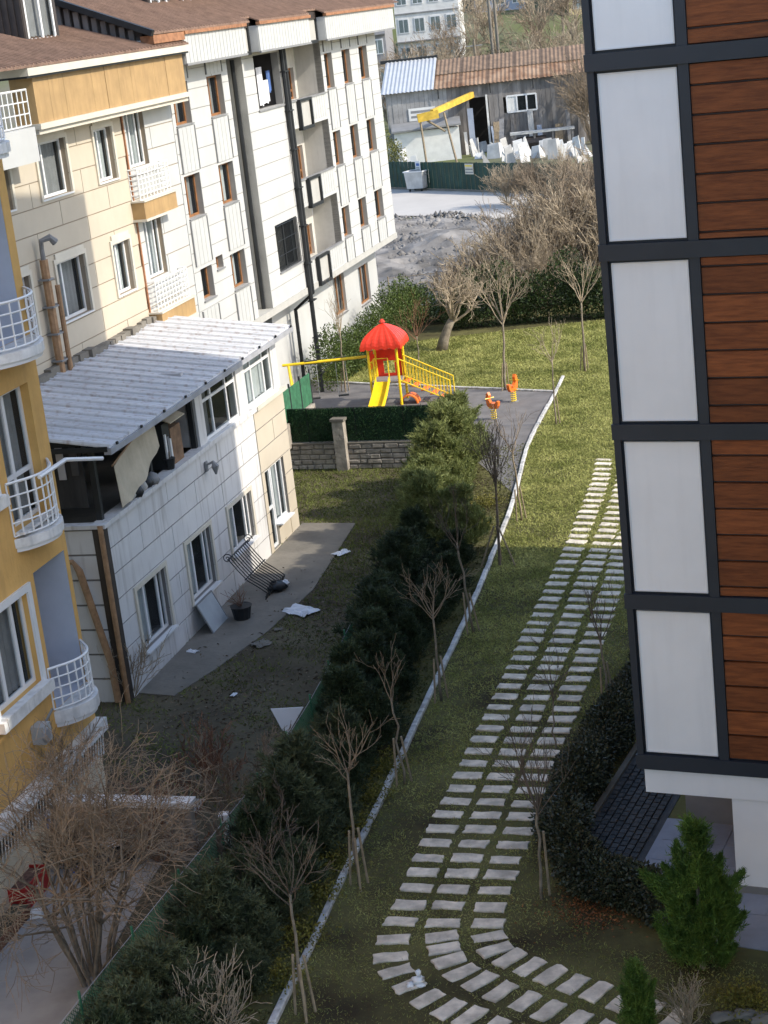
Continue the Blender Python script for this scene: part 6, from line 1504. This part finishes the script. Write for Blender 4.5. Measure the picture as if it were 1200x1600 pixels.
# crumpled sheets and scraps in the yard
def scrap(label, px, w_, h_, seed, z=-.98, m_=m_plastic_bag, cat='litter'):
    p = G(px[0], px[1], -1); rng = np.random.default_rng(seed); mb = M(); n = 7
    H = rng.uniform(.0, .12, (n, n)); H[0, :] *= .2; H[-1, :] *= .2
    for j in range(n):
        for i in range(n): mb.v.append(((i / (n - 1) - .5) * w_ + rng.normal() * w_ * .04, (j / (n - 1) - .5) * h_ + rng.normal() * h_ * .04, .02 + H[j, i] * min(1, w_)))
    for j in range(n - 1):
        for i in range(n - 1): mb.f.append((j * n + i, j * n + i + 1, (j + 1) * n + i + 1, (j + 1) * n + i))
    o = mb.build('plastic_sheet', m_); o.location = (p.x, p.y, z); o.rotation_euler = (0, 0, rng.uniform(0, 3)); tag(o, label, cat)
scrap('crumpled white plastic sheet lying in the yard near the walk', (472, 957), 1.0, .7, 1)
scrap('flat white board lying on the grass beside the walk', (533, 866), .55, .4, 2)
scrap('pale scrap lying at the edge of the walk in the yard', (408, 1008), .5, .5, 3, m_=m_concrete)
scrap('small white scrap on the bare yard soil', (365, 1088), .22, .14, 4)
scrap('white scrap lying against the foot of the annex wall', (302, 1020), .35, .2, 5)
scrap('tiny pale scrap under the annex corner', (435, 985), .25, .2, 6, m_=m_concrete)
# white board by the fence
P = G(446, 1165, -1); t = thing('white_board', 'white triangular board propped against the green fence', 'board', P)
a, b, c = PY(423, 1108, P.y + .25) - P, PY(474, 1105, P.y + .25) - P, PY(447, 1152, P.y) - P
nn = Vector((0, .03, 0)); M().add([a, b, c, a + nn, b + nn, c + nn], [(0, 1, 2), (5, 4, 3), (0, 3, 4, 1), (1, 4, 5, 2), (2, 5, 3, 0)]).build('sheet', m_pvc, t)
M().tube([c * 1.0, Vector((c.x, c.y + .1, -.02))], .03, 5).build('prop', m_stake, t)
# white post with cap
P = G(362, 1362, -1); T = PY(352, 1290, P.y); t = thing('white_post', 'short weathered white post with square cap beside the fence', 'post', P)
hh = T.z + 1; M().tube([(0, 0, -.05), ((T.x - P.x), 0, hh)], .075, 8).build('shaft', m_marble, t); M().box(T.x - P.x - .1, T.x - P.x + .1, -.1, .1, hh + .12, hh + .28).build('cap', m_pvc, t); M().tube([((T.x - P.x), 0, hh), ((T.x - P.x), 0, hh + .13)], .03, 6).build('neck', m_black, t)
# patio clutter
def crate(label, P, rot, w_, d_, h_, m_, name='crate'):
    t = thing(name, label, 'crate', P, rot); th = .03; mb = M()
    mb.box(-w_ / 2, w_ / 2, -d_ / 2, d_ / 2, 0, .03); mb.build('floor', m_, t)
    for (a, b, c, d) in ((-w_ / 2, w_ / 2, -d_ / 2, -d_ / 2 + th), (-w_ / 2, w_ / 2, d_ / 2 - th, d_ / 2), (-w_ / 2, -w_ / 2 + th, -d_ / 2 + th, d_ / 2 - th), (w_ / 2 - th, w_ / 2, -d_ / 2 + th, d_ / 2 - th)):
        M().box(a, b, c, d, .031, h_).build('side', m_, t)
    M().box(-w_ / 2 + th, w_ / 2 - th, -d_ / 2 + th, d_ / 2 - th, .031, h_ * .86).build('contents', mat('crate_fill', (.13, .07, .05), .9, var=.5, scale=9), t)
    M().box(-.12, .12, -d_ / 2 - .012, -d_ / 2 - .001, h_ * .45, h_ * .62).build('white_mark', m_pvc, t); return t
crate('red plastic crate on the patio beside the cream base wall', G(45, 1402, -.97), -LA + radians(90), 1.05, .5, .48, m_redcrate)
bk = thing('wire_baskets', 'stack of dark wire baskets behind the red crate', 'baskets', G(88, 1352, -.97), -LA)
for i in range(5): railing(bk, m_black, [(-.45, -.3), (.45, -.3), (.45, .3), (-.45, .3), (-.45, -.3)], .1 + i * .13, .2 + i * .13, 1, .1, .012, 'basket')
bt = thing('bottle_bundle', 'bundle of pale blue plastic bottles on top of the wire baskets', 'bottles', G(70, 1345, -.97) + Vector((0, 0, .82)), 0)
for i in range(8): M().tube([(-.3 + .17 * (i % 4), -.1 + .2 * (i // 4), 0), (-.3 + .17 * (i % 4), -.1 + .2 * (i // 4), .24), (-.3 + .17 * (i % 4), -.1 + .2 * (i // 4), .32)], [.075, .075, .025], 8).build('bottle', m_plastic_bag if i % 3 else mat('blue_plastic', (.16, .25, .45), .4), bt)
pl2 = thing('covered_pile', 'dark pile under a pale sheet against the coped wall', 'pile', G(165, 1352, -.97), 0)
lump(.5, 1.2, .7, .5, 12, m_black, 'heap', pl2); lump(.3, 1.3, .8, .4, 13, m_plastic_bag, 'sheet', pl2, (.15, .05, .42)); lump(.16, 1, 1, .8, 14, m_clothblue, 'blue_bag', pl2, (-.5, -.3, .0))
hs = G(60, 1440, -.97); o = M().tube([(hs.x + (i / 30 - .5) * 2.6, hs.y + .35 * sin(i * .22) + (i / 30) * .5, -.955) for i in range(31)], .022, 6).build('garden_hose', m_stake, smooth=True); tag(o, 'pale garden hose lying across the patio', 'hose')
p = G(58, 1432, -.97); o = M().hexa([(-.13, -.1, 0), (.13, -.1, 0), (.13, .1, 0), (-.13, .1, 0), (-.11, -.08, .14), (.11, -.08, .14), (.11, .08, .14), (-.11, .08, .14)]).build('white_block', m_pvc); o.location = p; tag(o, 'small white block beside the hose on the patio', 'block')
pb = thing('planter_bed', 'narrow terracotta planter along the cream base wall at the left edge', 'planter', G(2, 1468, -.97), -LA)
M().box(-.2, .2, -1.0, 1.0, 0, .22).build('box', mat('terracotta_planter', (.2, .09, .055), .85), pb); M().box(-.17, .17, -.97, .97, .221, .24).build('soil', m_yard, pb)
# white ornament on the path
P = G(652, 1540); t = thing('white_ornament', 'small lumpy white object at the edge of the stepping stones', 'ornament', P, 0)
lump(.10, 1.1, .9, .9, 3, m_pvc, 'upright_lobe', t, (.02, 0, .03)); lump(.07, 1, 1, .8, 5, m_pvc, 'side_lobe', t, (-.12, -.02, 0)); lump(.07, 1.3, 1, .7, 6, m_pvc, 'foot', t, (.05, -.06, 0)); lump(.06, .9, .9, 1.2, 9, m_pvc, 'top_lobe', t, (.04, .02, .17))
# low edging stones at bottom right corner
for i, px in enumerate([(1130, 1592), (1165, 1588), (1195, 1596)]):
    p = G(*px); o = lump(.16, 1.4, .9, .5, 30 + i, m_concrete, 'edging_rock', None, (p.x, p.y, -.02)); tag(o, f'{["left", "middle", "right"][i]} grey edging rock in the bottom right corner', 'rock', 'edging rocks')
P = G(1165, 1570); t = thing('gold_shrub', 'yellow-green low shrub below the big cypress at the right edge', 'shrub', P); rng = np.random.default_rng(77); n = 900
C = rng.normal(size=(n, 3)) * [.25, .25, .13]; C[:, 2] = np.abs(C[:, 2]) + .03; tri_cloud('foliage', C, rng.normal(size=(n, 3)) + [0, 0, .5], .06, .035, L_gold, t, True)
